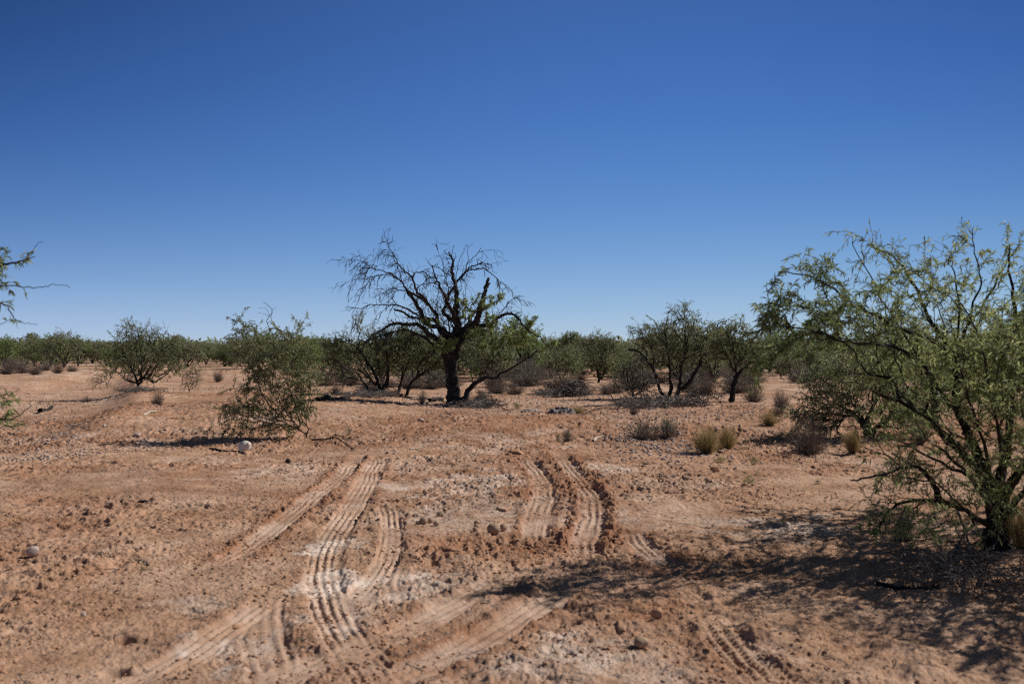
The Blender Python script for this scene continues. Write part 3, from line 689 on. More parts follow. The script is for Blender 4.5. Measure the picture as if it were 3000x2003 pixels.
    # outer sprays that give the silhouette its fingers
    S = crown_px([(1955,540,12,12,.4,.1),(1935,535,6,10,.4,.1),(2230,530,8,16,.2,.1),(2210,545,16,16,.2,.1),(2180,585,16,25,.5,.1),(2315,575,12,25,.3,.1),(1785,625,16,8,-.4,.1),(1770,660,16,16,-.4,.1),(1765,740,20,20,-.5,.2),
        (1750,730,12,16,-.5,.1),(1850,610,25,12,-.4,.2),(1780,700,30,30,-.4,.2),(2000,560,25,18,.4,.2),(1880,640,30,20,-.3,.2),(1900,610,20,14,-.3,.2),(2130,600,20,30,.4,.2),(1755,825,25,16,-.5,.2),(1730,850,14,10,-.5,.1)], Y, 190, rng)
    sk.grow(np.concatenate([T, S]), rng, .40, .06, .10, leafy=True, up=.12)
    # bare low twigs
    B = crown_px([(2040,1200,80,30,-.7,.4),(2100,1220,90,25,-.7,.5),(1990,1120,50,30,-.7,.3),(2180,1150,90,50,-.5,.5),(2240,1250,60,40,-.9,.4),(2000,1180,50,30,-.6,.3)], Y, 230, rng)
    sk.grow(B, rng, .40, .06, .12, leafy=False, up=0)
    zlow = b.z+.30
    def keep(A): return np.where(A[:, 2] < zlow, .25, 1.0)*(.22+1.6*vnoise(A[:, 0]*3.1, A[:, 2]*3.1+A[:, 1]*2, 88)**2)*np.where(A[:, 0] > 3.7, 2.6, 1.0)
    return finish(b, sk, rng, 'mesquite_tree', 'large leafy mesquite in the right foreground casting the broad shadow', 'tree',
        M['bark'], M['leaf_near'], 88000, .046, .0090, fill=1700, fillL=.22, tip=.0014, e=2.35, rmax=.04, thr=.0045, only=True, keep=keep, droop=.15, along=.75)
right_tree(); print('right', _t.time()-_t0)

# tree out of frame on the left, branches reaching in
def left_tree():
    rng = rs(13); Y = 5.9; b = Vector((-4.9, Y+.2, 0)); b.z = gz(b.x, b.y)-.03; sk = Sk()
    def W(x, y, d=0): return P(x*K, y*K, Y+d)
    sk.limb([b, b+Vector((.1, 0, .5)), b+Vector((.05, -.1, 1.0)), b+Vector((.25, 0, 1.5))], .1, .05, rng, 5)
    mid = b+Vector((.25, 0, 1.5)); low = b+Vector((.1, 0, .5))
    sk.limb([mid, W(-220, 700), W(-100, 690), W(-40, 655), W(0, 612), W(40, 602), W(80, 588)], .03, .0022, rng, 5, .004)
    sk.limb([W(60, 595), W(74, 582), W(84, 560), W(98, 553)], .0025, .0015, rng, 3, .003)
    sk.limb([W(-100, 690), W(-30, 665), W(20, 655), W(75, 658), W(110, 655), W(140, 652), W(160, 660)], .006, .0014, rng, 5, .004)
    sk.limb([W(-220, 700), W(-100, 745), W(-20, 700), W(14, 700), W(28, 725), W(50, 738), W(86, 744)], .010, .0013, rng, 5, .004)
    sk.limb([W(-100, 690), W(-40, 740), W(-10, 742), W(14, 738)], .006, .002, rng, 4, .004)
    sk.limb([mid, W(-240, 600), W(-120, 540), W(-60, 520), W(-20, 560)], .02, .003, rng, 5, .004)
    sk.limb([low, W(-300, 1000), W(-160, 950), W(-60, 935), W(0, 960), W(40, 955), W(72, 928)], .02, .0018, rng, 5, .004)
    sk.limb([W(-60, 935), W(-10, 910), W(20, 905), W(45, 890)], .006, .0015, rng, 4, .004)
    sk.limb([W(-160, 950), W(-60, 985), W(0, 980), W(40, 975), W(65, 965)], .006, .0018, rng, 4, .004)
    T = crown_px([(-30,580,60,30,0,.12),(0,600,40,20,0,.1),(30,600,45,12,0,.06),(70,585,20,14,0,.04),(0,645,50,18,0,.12),(30,665,40,10,0,.06),(-10,700,40,25,0,.12),(35,735,16,16,0,.05),(-80,620,90,90,.2,.3),(-150,660,90,100,.2,.4)], Y, 190, rng)
    sk.grow(T, rng, .3, .04, .08, leafy=True, up=.05)
    T = crown_px([(0,925,40,30,0,.15),(-60,950,90,60,0,.3),(50,968,22,10,0,.06),(10,975,30,10,0,.08),(20,905,24,16,0,.1),(-120,900,90,90,.1,.3)], Y, 110, rng)
    sk.grow(T, rng, .3, .04, .08, leafy=True, up=.05)
    return finish(b, sk, rng, 'overhanging_mesquite', 'mesquite standing outside the left edge, only its leafy twig ends reaching into view', 'tree',
        M['bark'], M['leaf_near'], 3600, .040, .010, tip=.0012, e=2.3, rmax=.03, thr=.006, only=True, droop=.5, along=.5)
left_tree(); print('left', _t.time()-_t0)

# ------------------------------------------------------------------ traced bushes and trees in the middle distance
def mid_tree(seed, base, stems, crowns, nt, nleaf, name, label, mat='leaf', alpha=.42, bare=None, nbare=0, ln=.055, wd=.014, cat='tree', woodmat='bark', tip=.0028, step=.10, low=None, thr=.008, group=None, rmax=.05, keepn=True, wig=.10, fill=None):
    rng = rs(seed); b = atd(*base, .03); Y = b.y; sk = Sk()
    first = True
    for st in stems:
        pts = st[0]
        r0, r1 = st[1], st[2]
        px_limb(sk, Y, [(base[0], base[1]+4)]+list(pts) if first else pts, r0, r1, rng, join=not first, wig=.012); first = False
    zm = b.z+.05
    T = crown_px(crowns, Y, nt, rng, .55, zmin=zm)
    sk.grow(T, rng, alpha, step, wig, leafy=True)
    if bare:
        T = crown_px(bare, Y, nbare, rng, .6, zmin=zm); sk.grow(T, rng, alpha, step, wig, leafy=False, up=.1)
    def keep(A): return .4+1.2*vnoise(A[:, 0]*2.3, A[:, 2]*2.6+A[:, 1], seed)**1.5
    return finish(b, sk, rng, name, label, cat, M[woodmat], M[mat], int(nleaf*1.2), ln, wd, tip=tip, e=2.35, rmax=rmax, thr=thr, only=True, keep=keep if keepn else None, group=group, fill=int(nt*1.1) if fill is None else fill, fillL=.30)

# bush left of centre near, leaning left with twigs lying on the ground
mid_tree(21, (702,1006), [([(706,985),(704,960),(706,930),(712,895),(708,870)], .012, .004), ([(690,992),(670,970),(640,955),(600,945),(560,935),(530,925)], .014, .004),
    ([(690,985),(660,950),(640,915),(625,880)], .013, .004), ([(690,990),(650,965),(610,975),(570,990),(520,998)], .014, .004),
    ([(625,880),(628,830),(625,790),(622,760),(612,735),(624,715),(614,700),(602,692)], .012, .003), ([(622,740),(622,715),(636,703)], .005, .002), ([(621,728),(605,718),(588,716)], .004, .002), ([(618,722),(612,708),(592,706)], .004, .002),
    ([(690,985),(680,940),(665,900),(660,860),(680,800),(690,765)], .014, .003), ([(640,955),(600,900),(580,850),(570,800),(560,760)], .014, .003)],
    [(630,830,95,55),(640,880,110,50),(600,940,100,40),(570,780,45,45),(680,790,50,40),(560,750,30,20),(690,745,16,16),(700,860,50,70),(540,940,45,30),(620,985,70,14),(520,995,50,8),(650,780,60,40),(660,930,60,40),(640,960,70,34),(690,930,40,50),(570,970,70,24),(600,850,60,50)],
    1200, 14500, 'mesquite_bush', 'airy olive mesquite bush leaning left behind the white jug, twigs resting on the sand', 'leaf', .42,
    [(640,960,60,30),(600,960,70,25),(690,900,40,50)], 200, cat='bush', tip=.0019, fill=500, ln=.048, wd=.012, rmax=.013)
# round bush on the left
mid_tree(22, (320,892), [([(312,870),(300,845),(285,810),(275,775)], .045, .008), ([(322,872),(325,840),(322,800),(315,750)], .04, .006), ([(335,872),(350,850),(365,815),(375,780)], .04, .008),
    ([(345,880),(370,868),(395,845),(410,820)], .03, .006), ([(305,880),(285,868),(265,850)], .03, .006), ([(365,815),(372,790),(378,760),(374,735)], .01, .003)],
    [(325,800,75,65),(290,770,40,40),(350,780,45,35),(380,820,45,40),(330,840,70,35),(270,820,30,30),(300,745,25,18),(395,790,25,25),(400,845,22,22),(265,760,12,12),(325,858,62,20)],
    650, 9500, 'mesquite_bush', 'round dense many-stemmed mesquite bush on the left, bare sprig sticking out of its top', 'leaf', .40,
    [(376,755,16,22)], 22, cat='bush', tip=.0028)
# thicket left of the big tree
mid_tree(23, (876,905), [([(872,890),(862,865),(845,835),(822,800),(805,790)], .06, .02), ([(884,885),(890,860),(888,820),(885,790),(888,770)], .055, .015), ([(850,898),(835,880),(815,850)], .035, .012), ([(805,790),(800,770),(815,740),(810,725)], .012, .003)],
    [(800,790,55,40),(870,800,55,45),(770,800,35,35),(820,745,22,30),(830,850,60,40),(780,840,50,35),(890,760,30,25),(750,790,22,18),(860,770,40,25)],
    620, 8500, 'mesquite_tree', 'mesquite with two blackened stems forking in a V, left of the big bare tree', 'leaf', .40, [(830,880,60,20),(860,860,40,30)], 120)
mid_tree(24, (910,905), [([(918,880),(928,850),(940,820),(950,800)], .05, .015), ([(922,870),(925,830),(922,800)], .04, .012)],
    [(935,810,50,40),(960,790,40,30),(910,800,35,30),(945,775,45,20)], 420, 6200, 'mesquite_tree', 'slender mesquite with one upright stem, just left of the bare tree trunk', 'leaf', .40)
mid_tree(25, (933,908), [([(936,890),(950,872),(975,850),(1000,845),(1030,842)], .05, .015), ([(945,875),(965,860),(985,855),(1000,870)], .03, .01)],
    [(985,815,45,30),(1005,830,35,20),(960,830,30,22)], 320, 4600, 'arching_mesquite', 'low mesquite whose dark stem arches over towards the bare tree trunk', 'leaf', .35, [(990,870,50,22)], 70)
mid_tree(26, (985,885), [([(985,865),(990,840),(1000,815)], .09, .03), ([(990,870),(1000,850),(1015,835)], .05, .02), ([(980,870),(972,850),(968,830)], .04, .02)],
    [(990,800,60,28),(960,790,40,25),(1020,800,30,25),(1000,850,40,25)], 320, 4200, 'thick_stemmed_mesquite', 'squat mesquite with a thick dark trunk behind the arching stem', 'leaf', .4, [(1000,860,40,22)], 70)
# multi trunk cluster right of centre
mid_tree(27, (1548,912), [([(1520,905),(1508,880),(1500,850),(1480,825),(1462,805),(1440,800)], .055, .02), ([(1540,900),(1538,870),(1535,835),(1530,800),(1525,760)], .06, .012), ([(1556,900),(1560,870),(1562,840),(1575,805),(1570,770)], .055, .012),
    ([(1570,895),(1590,860),(1610,825),(1635,790),(1640,760),(1648,740)], .06, .012), ([(1500,850),(1495,800),(1470,765),(1440,745)], .02, .004), ([(1600,840),(1620,790),(1625,750),(1660,730)], .02, .004)],
    [(1580,750,60,35),(1560,720,35,20),(1520,760,55,30),(1470,765,35,22),(1630,770,45,35),(1600,800,60,35),(1540,800,70,35),(1570,705,16,10),(1655,745,25,18),(1490,790,40,20)],
    680, 7600, 'mesquite_tree', 'mesquite with four spreading black trunks and wispy top, right of centre', 'leaf', .36, [(1560,860,70,30),(1480,800,40,40),(1650,745,30,20),(1450,760,25,15)], 200)
mid_tree(28, (1678,921), [([(1680,900),(1684,875),(1690,860),(1700,850)], .075, .035), ([(1690,865),(1685,830),(1680,790),(1675,760)], .035, .006), ([(1698,855),(1720,830),(1735,800)], .035, .008)],
    [(1680,790,45,40),(1720,800,50,35),(1690,760,35,25),(1650,800,30,28),(1740,830,40,20),(1700,830,40,22)], 420, 5600, 'mesquite_tree', 'small mesquite with a single short black trunk right of the four-trunked tree', 'leaf', .42)
mid_tree(29, (1375,877), [([(1372,860),(1365,840),(1355,815)], .055, .012), ([(1378,860),(1392,845),(1405,820)], .04, .01), ([(1374,850),(1378,820),(1375,790)], .03, .006)],
    [(1375,805,50,35),(1345,790,28,22),(1405,800,28,28),(1375,780,35,18),(1410,785,14,14)], 420, 5600, 'mesquite_tree', 'rounded olive mesquite with a forked black trunk, behind the brush pile', 'leaf', .42)
# tree behind the foreground tree
mid_tree(30, (2000,1002), [([(1985,985),(1975,965),(1955,945),(1925,930)], .07, .015), ([(1990,985),(1992,950),(2010,915),(2020,880)], .05, .012), ([(1985,975),(1960,935),(1945,900)], .035, .01), ([(1998,990),(2030,965),(2060,930)], .05, .012)],
    [(1960,900,90,60),(1900,930,70,40),(2040,890,80,60),(1870,980,55,40),(2080,940,70,50),(1890,870,60,40),(1990,850,90,40),(1860,940,40,40)],
    850, 9000, 'mesquite_tree', 'mesquite on a crooked black trunk, half hidden behind the big foreground mesquite', 'leaf', .42, [(1930,980,70,25),(2040,1000,60,25)], 130, tip=.0022)
# dark dead brush heap at the cluster's left foot
mid_tree(31, (1455,925), [([(1450,900),(1440,870),(1435,840)], .02, .006), ([(1470,905),(1475,870),(1470,840)], .02, .006)],
    [(1450,870,48,42),(1430,860,30,36),(1480,880,40,36),(1465,825,24,16)], 500, 1300, 'dead_thicket', 'dark twiggy half-dead thicket heaped against the left of the four-trunked mesquite', 'leaf_grey', .25, [(1450,890,60,34),(1500,905,40,16),(1470,930,60,8),(1450,850,30,30)], 420, fill=0, ln=.05, wd=.012, cat='thicket', tip=.0040, wig=.2)
# small sparse shrubs
mid_tree(32, (247,890), [([(240,870),(228,850)], .014, .004), ([(252,875),(258,855),(250,835)], .012, .004)], [(240,855,30,28),(225,870,18,12),(258,840,14,14)], 110, 900, 'sapling', 'thin sparse mesquite sapling immediately left of the round bush', 'leaf', .35, cat='sapling')
mid_tree(33, (436,900), [([(432,885),(425,865)], .012, .004), ([(442,886),(452,866)], .012, .004)], [(440,870,22,18),(450,850,14,16)], 90, 420, 'sapling', 'thin sparse sapling standing in the sand right of the round bush', 'leaf', .3, cat='sapling')
mid_tree(34, (1660,930), [([(1640,912),(1600,900)], .01, .004), ([(1670,915),(1640,895)], .01, .004)], [(1620,905,50,14)], 60, 60, 'fallen_branch', 'bare crooked dead branch lying between the four-trunked tree and the small single trunk', 'leaf_grey', .3, [(1630,900,50,20)], 60, cat='branch')
print('mid', _t.time()-_t0)

# ------------------------------------------------------------------ archetypes for the background and copies
def archetype(seed, H, W, nt, nleaf, stems, ln=.10, wd=.030, shape=0, mat='leaf_far', dry=False):
    rng = rs(seed); sk = Sk(); sk.path(None, [(0, 0, -.05), (0, 0, .05)], [.09*H/2.5, .08*H/2.5])
    for k in range(stems):
        a = 2*math.pi*(k+rng.rand()*.6)/stems; t = rng.uniform(.25, .55)
        pts = [(0, 0, .05)]
        for j in range(1, 5):
            f = j/4; pts.append((math.cos(a)*W*t*f**1.2+rng.randn()*.05, math.sin(a)*W*t*f**1.2+rng.randn()*.05, .05+H*.55*f+rng.randn()*.03))
        sk.limb(pts, .05*H/2.5, .014, rng, 3, .02)
    cr = []
    for k in range(9):
        a = rng.rand()*6.28; rr = W*rng.uniform(.15, .62)
        cz = H*rng.uniform(.45, .82)-(.12*H if rr > .5*W else 0)
        cr.append(((math.cos(a)*rr, math.sin(a)*rr, cz), (W*rng.uniform(.25, .42), W*rng.uniform(.25, .42), H*rng.uniform(.14, .24))))
    T = np.concatenate([ell(c, r, nt//9, rng, .6, .15) for c, r in cr]+[ell((0, 0, H*.5), (W*.85, W*.85, H*.46), nt//3, rng, .45, .15)])
    sk.grow(T, rng, .45, .15, .12, leafy=True)
    sk.twigs([i for i in range(len(sk.p)) if sk.leafy[i]], rng, nt, .3, droop=.1, leafy=True, sub=1, seg=3)
    root = empty('mesquite_tree', (0, 0, 0))
    sk.wood('trunk', M['bark'], root, rng, .004, 2.35, .05)
    if nleaf:
        def keep(A): return .2+1.6*vnoise(A[:, 0]*2+seed, A[:, 2]*2+A[:, 1], seed)
        V, f, t = sk_leaves(sk, rng, int(nleaf*1.7), ln, wd, .012, .3, .6, True, keep); mesh_obj('crown', V, f, M[mat], root, tone=t)
    return root
ARCH = [archetype(101, 2.7, 1.7, 380, 3600, 5), archetype(102, 2.3, 1.9, 400, 4000, 6, mat='leaf_far_olive'), archetype(103, 3.0, 1.5, 360, 3000, 4, mat='leaf_far_green'),
        archetype(104, 2.0, 1.6, 380, 3800, 7), archetype(105, 2.6, 2.1, 420, 4400, 5, mat='leaf_far_olive'), archetype(106, 3.2, 1.8, 380, 2600, 3),
        archetype(107, 2.4, 1.7, 420, 1500, 5, mat='leaf_far_olive'), archetype(108, 2.8, 1.9, 380, 3600, 4, mat='leaf_far_green')]
AH = [2.7, 2.3, 3.0, 2.0, 2.6, 3.2, 2.4, 2.8]; used = [False]*8
def put(arr, i, loc, s, rz, label, cat, group=None, name=None, usedl=None, sz=None):
    if not usedl[i]: o = arr[i]; usedl[i] = True
    else: o = copy_tree(arr[i])
    if name: o.name = name
    o.location = loc; o.scale = (s, s, sz or s); o.rotation_euler = (0, 0, rz)
    for k in ('label', 'category', 'group', 'kind'):
        if k in o: del o[k]
    tag(o, label, cat, group); return o
rng = rs(55)
NEARBG = [ # base x, base y, height px, archetype, label
 (8,842,74,7,'tall spreading mesquite in front of the one cut by the left edge'),
 (94,834,64,5,'wiry mesquite between the broad one and the small dark-trunked one at far left'),
 (152,832,54,2,'greenest mesquite of the far left row, left of the many-stemmed one'),
 (245,838,60,4,'olive mesquite right behind the left half of the round bush'),
 (472,836,48,3,'low mesquite in the wide gap between the round bush and the leaning bush'),
 (515,840,50,0,'mesquite just left of the leaning bush, at the far side of the clearing'),
 (700,846,66,4,'mesquite behind the right edge of the leaning bush'),
 (775,852,70,7,'greenish mesquite behind the left flank of the V-stemmed mesquite'),
 (-20,838,72,1,'leafy mesquite cut by the left edge at the far side of the clearing'),
 (62,836,66,4,'broad mesquite with spread stems near the left edge, behind the grey shrubs'),
 (124,824,50,2,'small mesquite with a dark trunk, second from the left edge in the far row'),
 (184,830,52,0,'bushy mesquite with several stems between the far left row and the round bush'),
 (212,832,54,3,'dense mesquite partly behind the left side of the round bush'),
 (430,842,64,1,'green mesquite peeping out behind the right side of the round bush'),
 (575,846,76,4,'wide dark mesquite directly behind the leaning bush'),
 (655,842,58,2,'mesquite showing above the right half of the leaning bush'),
 (740,850,74,0,'mesquite between the leaning bush and the V-stemmed mesquite'),
 (1120,856,66,1,'green mesquite right of the bare tree trunk, seen under its green shoots'),
 (1165,850,58,3,'low mesquite behind the bare tree low forked limb'),
 (1215,862,72,2,'mesquite with a black stump-like trunk beneath the bare tree drooping right limb'),
 (1292,880,98,5,'tall wiry mesquite directly behind the brush pile'),
 (1250,858,62,4,'mesquite left of the brush pile, further back'),
 (1440,856,62,0,'mesquite peeping between the rounded mesquite and the dead thicket'),
 (1500,852,56,3,'mesquite seen between the trunks of the four-trunked tree'),
 (1610,856,70,1,'mesquite behind the right trunks of the four-trunked tree'),
 (1790,862,72,5,'mesquite behind and right of the small single-trunk mesquite'),
 (1765,850,52,3,'low mesquite right behind the yellow tussock on the slope'),
 (1868,876,80,0,'mesquite under the left tips of the foreground mesquite'),
 (1945,868,74,4,'mesquite further back behind the crooked-trunk mesquite'),
 (2060,880,92,2,'mesquite seen through the middle of the foreground mesquite'),
 (2160,890,98,1,'mesquite seen through the right half of the foreground mesquite'),
 (2290,900,100,4,'mesquite near the right edge seen through the foreground leaves'),
]
for x, y, hp, a, lab in NEARBG:
    p = atd(x, y, .04); h = hp*K/F*p.y
    put(ARCH, a, p, 1.18*h/AH[a], rng.rand()*6.28, lab, 'tree', None, 'mesquite_tree', used, 1.06*h/AH[a])
cnt = 0
for k in range(1400):
    u = rng.uniform(-.66, .66); Y = rng.uniform(48, 190)**1.0
    if k < 24: u = rng.uniform(-.14, .50); Y = rng.uniform(36, 52)
    elif k < 140: u = rng.uniform(-.22, .62); Y = rng.uniform(44, 85)
    elif k < 230: u = rng.uniform(-.62, -.05); Y = rng.uniform(66, 130)
    elif rng.rand() > (Y/190)**1.1+.02: continue
    x = u*Y
    # keep open lanes of bare ground as in the photograph
    if u < -.30 and Y < 65: continue
    if cnt >= 298: break
    a = rng.randint(8); s = rng.uniform(.58, 1.08)*(.86 if Y < 90 else 1)*(1.35 if rng.rand() < .12 else 1)
    put(ARCH, a, Vector((x, Y, gz(x, Y)-.05)), s, rng.rand()*6.28, 'low green mesquite in the continuous belt of scrub along the horizon', 'tree', 'mesquites in the belt along the horizon', 'mesquite_tree', used); cnt += 1
def belt():
    rng = rs(60); n = 150000
    a = rng.uniform(-.85, .85, n); d = 140+rng.rand(n)**1.3*420
    cx = a*d; hgt = (1.2+1.5*vnoise(cx*.16, d*.16, 401)+.5*vnoise(cx*.5, d*.4, 402))
    z = .2+hgt*rng.rand(n)**.6
    Pp = np.stack([cx, d, z], 1); V, f, t = leaves_at(Pp, rng.randn(n, 3), .75, .38, rng, np.clip(.3+.4*rng.rand(n), 0, 1))
    o = mesh_obj('distant_scrub', V, f, M['leaf_far'], tone=t)
    tag(o, 'far green scrub merging into one low strip on the horizon', 'scrub', kind='stuff')
belt(); print('far', _t.time()-_t0)

# ------------------------------------------------------------------ shrubs and tussocks
def blades(rng, n, H, W, wd, lean=.8, curve=.3, fork=True, dome=1.0):
    """fine stems radiating from one root"""
    Vs = []; Fs = []; T = []; off = 0; segs = 4
    a = rng.rand(n)*6.283; th = np.abs(rng.rand(n))**.7*lean
    L = H*(.55+.5*rng.rand(n))*(1-.15*th)
    d = np.stack([np.cos(a)*np.sin(th)*W/H, np.sin(a)*np.sin(th)*W/H, np.cos(th)], 1)
    base = np.stack([rng.randn(n)*.05*W, rng.randn(n)*.05*W, np.zeros(n)-.01], 1)
    def strands(base, d, L, wd, tone):
        n = len(base); S = np.cross(d, rng.randn(n, 3)); S /= np.linalg.norm(S, axis=1)[:, None]+1e-9
        pts = []; q = base.copy(); v = d.copy()
        for k in range(segs+1):
            w_ = wd*(1-.75*k/segs)
            pts.append(q-S*w_[:, None]*.5); pts.append(q+S*w_[:, None]*.5)
            v = v+rng.randn(n, 3)*.13+np.array([0, 0, curve*.1]); v /= np.linalg.norm(v, axis=1)[:, None]
            q = q+v*(L/segs)[:, None]
        V = np.stack(pts, 1).reshape(-1, 3); i = np.arange(n)[:, None]*(2*segs+2)
        f = np.concatenate([i+np.array([2*k, 2*k+1, 2*k+3, 2*k+2]) for k in range(segs)])
        return V, f, np.repeat(tone, 2*segs+2), np.stack(pts, 1)
    tone = np.clip(.45+.25*rng.randn(n), 0, 1)
    V, f, t, raw = strands(base, d, L, np.full(n, wd), tone); Vs.append(V); Fs.append(f); T.append(t); off = len(V)
    if fork:
        for lvl in range(2):
            m = n*(3 if lvl == 0 else 2); i = rng.randint(n, size=m); k = rng.randint(1, segs, size=m)
            b2 = (raw[i, 2*k]+raw[i, 2*k+1])/2; d2 = d[i]+rng.randn(m, 3)*.55; d2[:, 2] = np.abs(d2[:, 2])*.9; d2 /= np.linalg.norm(d2, axis=1)[:, None]
            V, f, t, _r = strands(b2, d2, L[i]*rng.uniform(.25, .5, m), np.full(m, wd*.7), np.clip(tone[i]+.15*rng.randn(m), 0, 1)); Vs.append(V); Fs.append(f+off); T.append(t); off += len(V)
    return np.concatenate(Vs), np.concatenate(Fs), np.concatenate(T)
def shrub_arch(seed, H, W, n, wd, mat, fork=True, leafn=0, leafm=None, lean=1.25, name='shrub'):
    rng = rs(seed); V, f, t = blades(rng, n, H, W, wd, lean, .3, fork); root = empty(name)
    mesh_obj('stems', V, f, M[mat], root, tone=t)
    if leafn:
        i = rng.randint(len(V), size=leafn*3); i = i[V[i, 2] > H*.3][:leafn]
        V2, f2, t2 = leaves_at(V[i]+rng.randn(len(i), 3)*.01, rng.randn(len(i), 3)+np.array([0, 0, .6]), .03, .010, rng); mesh_obj('leaves', V2, f2, M[leafm], root, tone=t2)
    return root
SH = [shrub_arch(201, .5, .75, 210, .0065, 'shrub'), shrub_arch(202, .5, .75, 190, .006, 'shrub', leafn=1600, leafm='leaf_grey'), shrub_arch(203, .5, .85, 190, .007, 'shrub', leafn=500, leafm='leaf_grey')]
GR = [shrub_arch(211, .5, .60, 1000, .007, 'straw', False, lean=.95, name='tussock'), shrub_arch(212, .4, .55, 700, .006, 'straw', False, lean=1.1, name='tussock')]
WD = [shrub_arch(221, .25, .3, 50, .005, 'straw', True, 300, 'leaf', name='weed'), shrub_arch(222, .25, .3, 40, .005, 'straw', True, 200, 'leaf_grey', name='weed')]
us, ug, uw = [False]*3, [False]*2, [False]*2
def shr(arr, ul, i, x, y, hp, lab, cat, name, wide=1.0, group=None):
    p = atd(x, y, .005); h = hp*K/F*p.y; H = {id(SH): .5, id(GR): .5 if i == 0 else .4, id(WD): .25}[id(arr)]
    o = put(arr, i, p, h/H*wide*.92, rng.rand()*6.28, lab, cat, group, name, ul, 1.3*h/H); return o
for x, y, hp, w_, i, lab in [
 (1472,1006,56,1.05,2,'dark grey-green shrub on the gravel patch, left one of the pair'),
 (1530,1004,46,1.1,1,'dark grey-green shrub on the gravel patch, right one of the pair'),
 (1850,1042,80,1.05,0,'wide grey-brown leafless shrub in front of the crooked-trunk mesquite'),
 (1790,940,44,.8,0,'grey-brown shrub on the slope behind the small yellow bush'),
 (1728,922,54,.75,2,'dry brown shrub just right of the small single-trunk mesquite'),
 (1620,905,46,1.,0,'dry brown shrub in front of the right trunk of the four-trunked tree'),
 (1590,912,36,.9,2,'low dry shrub at the foot of the four-trunked tree'),
 (362,928,36,.8,0,'little dry shrub alone in the sand before the round bush'),
 (500,876,28,.8,0,'small dry shrub left of the leaning bush top'),
 (134,856,26,1.,0,'grey dry shrub, rightmost of the row on the far left'),
 (18,858,34,1.3,0,'wide grey-brown dry shrub cut by the left edge'),(52,856,32,1.2,2,'grey dry shrub second from the left edge'),(82,860,26,1.3,0,'low grey dry shrub beside the second from the left edge'),
 (104,850,24,1.3,2,'flat dry shrub behind the rightmost one of the far left row'),(30,846,24,1.6,1,'dark dry shrub behind the one cut by the left edge'),(165,852,16,1.6,0,'very low dry shrub in the open beyond the left dirt road'),
 (600,868,24,1.2,0,'dry shrub showing through the leaning bush'),(745,880,30,1.2,2,'grey shrub between the leaning bush and the V-stemmed mesquite'),
 (968,926,34,.5,0,'narrow pale dry shrub left of the bare tree trunk'),
 (1130,900,42,.9,0,'dry shrub right of the bare tree trunk base'),
 (1180,904,34,1.2,2,'wide dry shrub under the low limb of the bare tree'),
 (1105,930,34,1.,1,'dark low shrub touching the foot of the bare tree'),
 (1390,905,26,1.,0,'dry shrub between the brush pile and the dead thicket'),
 (1330,905,28,.7,2,'dry shrub standing in front of the brush pile'),
 (1452,952,24,.9,0,'tiny dry weed in front of the dead thicket'),
 (1785,952,26,1.2,0,'low brown shrub just right of the small yellow bush'),
 (770,905,26,1.,2,'dry shrub left of the V-stemmed mesquite'),
 (2110,1020,60,.7,0,'dry brown shrub seen through the foreground mesquite'),
 (2290,960,60,.7,0,'grey dry shrub near the right edge behind the foreground mesquite'),
 (200,922,14,1.2,2,'very low grey shrub on the reddish bank at left'),
 (1900,905,36,.9,0,'brown shrub left of the crooked-trunk mesquite'),
 (1838,872,30,1.,0,'brown shrub among the far trees right of centre'),
 (2070,1240,60,.9,2,'bare twiggy shrub under the left skirts of the foreground mesquite'),
 (1300,1010,26,.9,1,'wispy little weed left of the paired dark shrubs'),
]: shr(SH, us, i, x, y, hp, lab, 'shrub', 'dry_shrub', w_)
for x, y, hp, w_, i, lab in [
 (1620,1038,58,1.15,0,'tall straw-yellow grass tussock, the larger of the two side by side'),
 (1667,1032,50,.95,0,'straw-yellow grass tussock, the smaller one on the right'),
 (1326,948,20,1.7,1,'low yellow grass tuft beside the crumpled grey cloth'),
 (1765,975,36,1.1,1,'small yellow-green bush on the slope below the single-trunk mesquite'),
 (1955,1042,56,.8,0,'brown grass tussock right of the wide grey-brown shrub'),
 (2345,1270,110,.7,0,'olive grass clump at the foot of the foreground mesquite trunk'),
]: shr(GR, ug, i, x, y, hp, lab, 'grass', 'grass_tussock', w_)
for x, y, hp, w_, i, lab in [
 (1650,1062,16,1.4,0,'pale green ground weed below the twin yellow tussocks'),(1728,1066,20,.9,0,'pale green upright weed right below the twin tussocks'),(1715,1108,24,1.,0,'pale green weed alone on open soil left of the foreground mesquite'),
 (1875,1110,14,.9,1,'tiny weed left of the foreground mesquite'),(1796,1198,22,.7,1,'small straw-coloured weed on the pale patch before the shadow'),(1795,1010,22,1.4,0,'pale weed left of the wide grey-brown shrub'),
 (1450,1395,16,.9,1,'tiny weed in the sand right of the tyre tracks'),(330,1300,10,1.6,0,'tiny green weed beside the thin grey stick at left'),(1280,1008,16,1.2,1,'tiny weed on the bank left of the paired shrubs'),
 (800,1000,20,1.,1,'tiny weed at the right foot of the leaning bush'),(1185,938,16,1.3,1,'small weed right of the fallen twigs of the bare tree'),(1078,928,18,.9,1,'dry tuft directly at the bare tree foot'),
]: shr(WD, uw, i, x, y, hp, lab, 'weed', 'weed', w_)
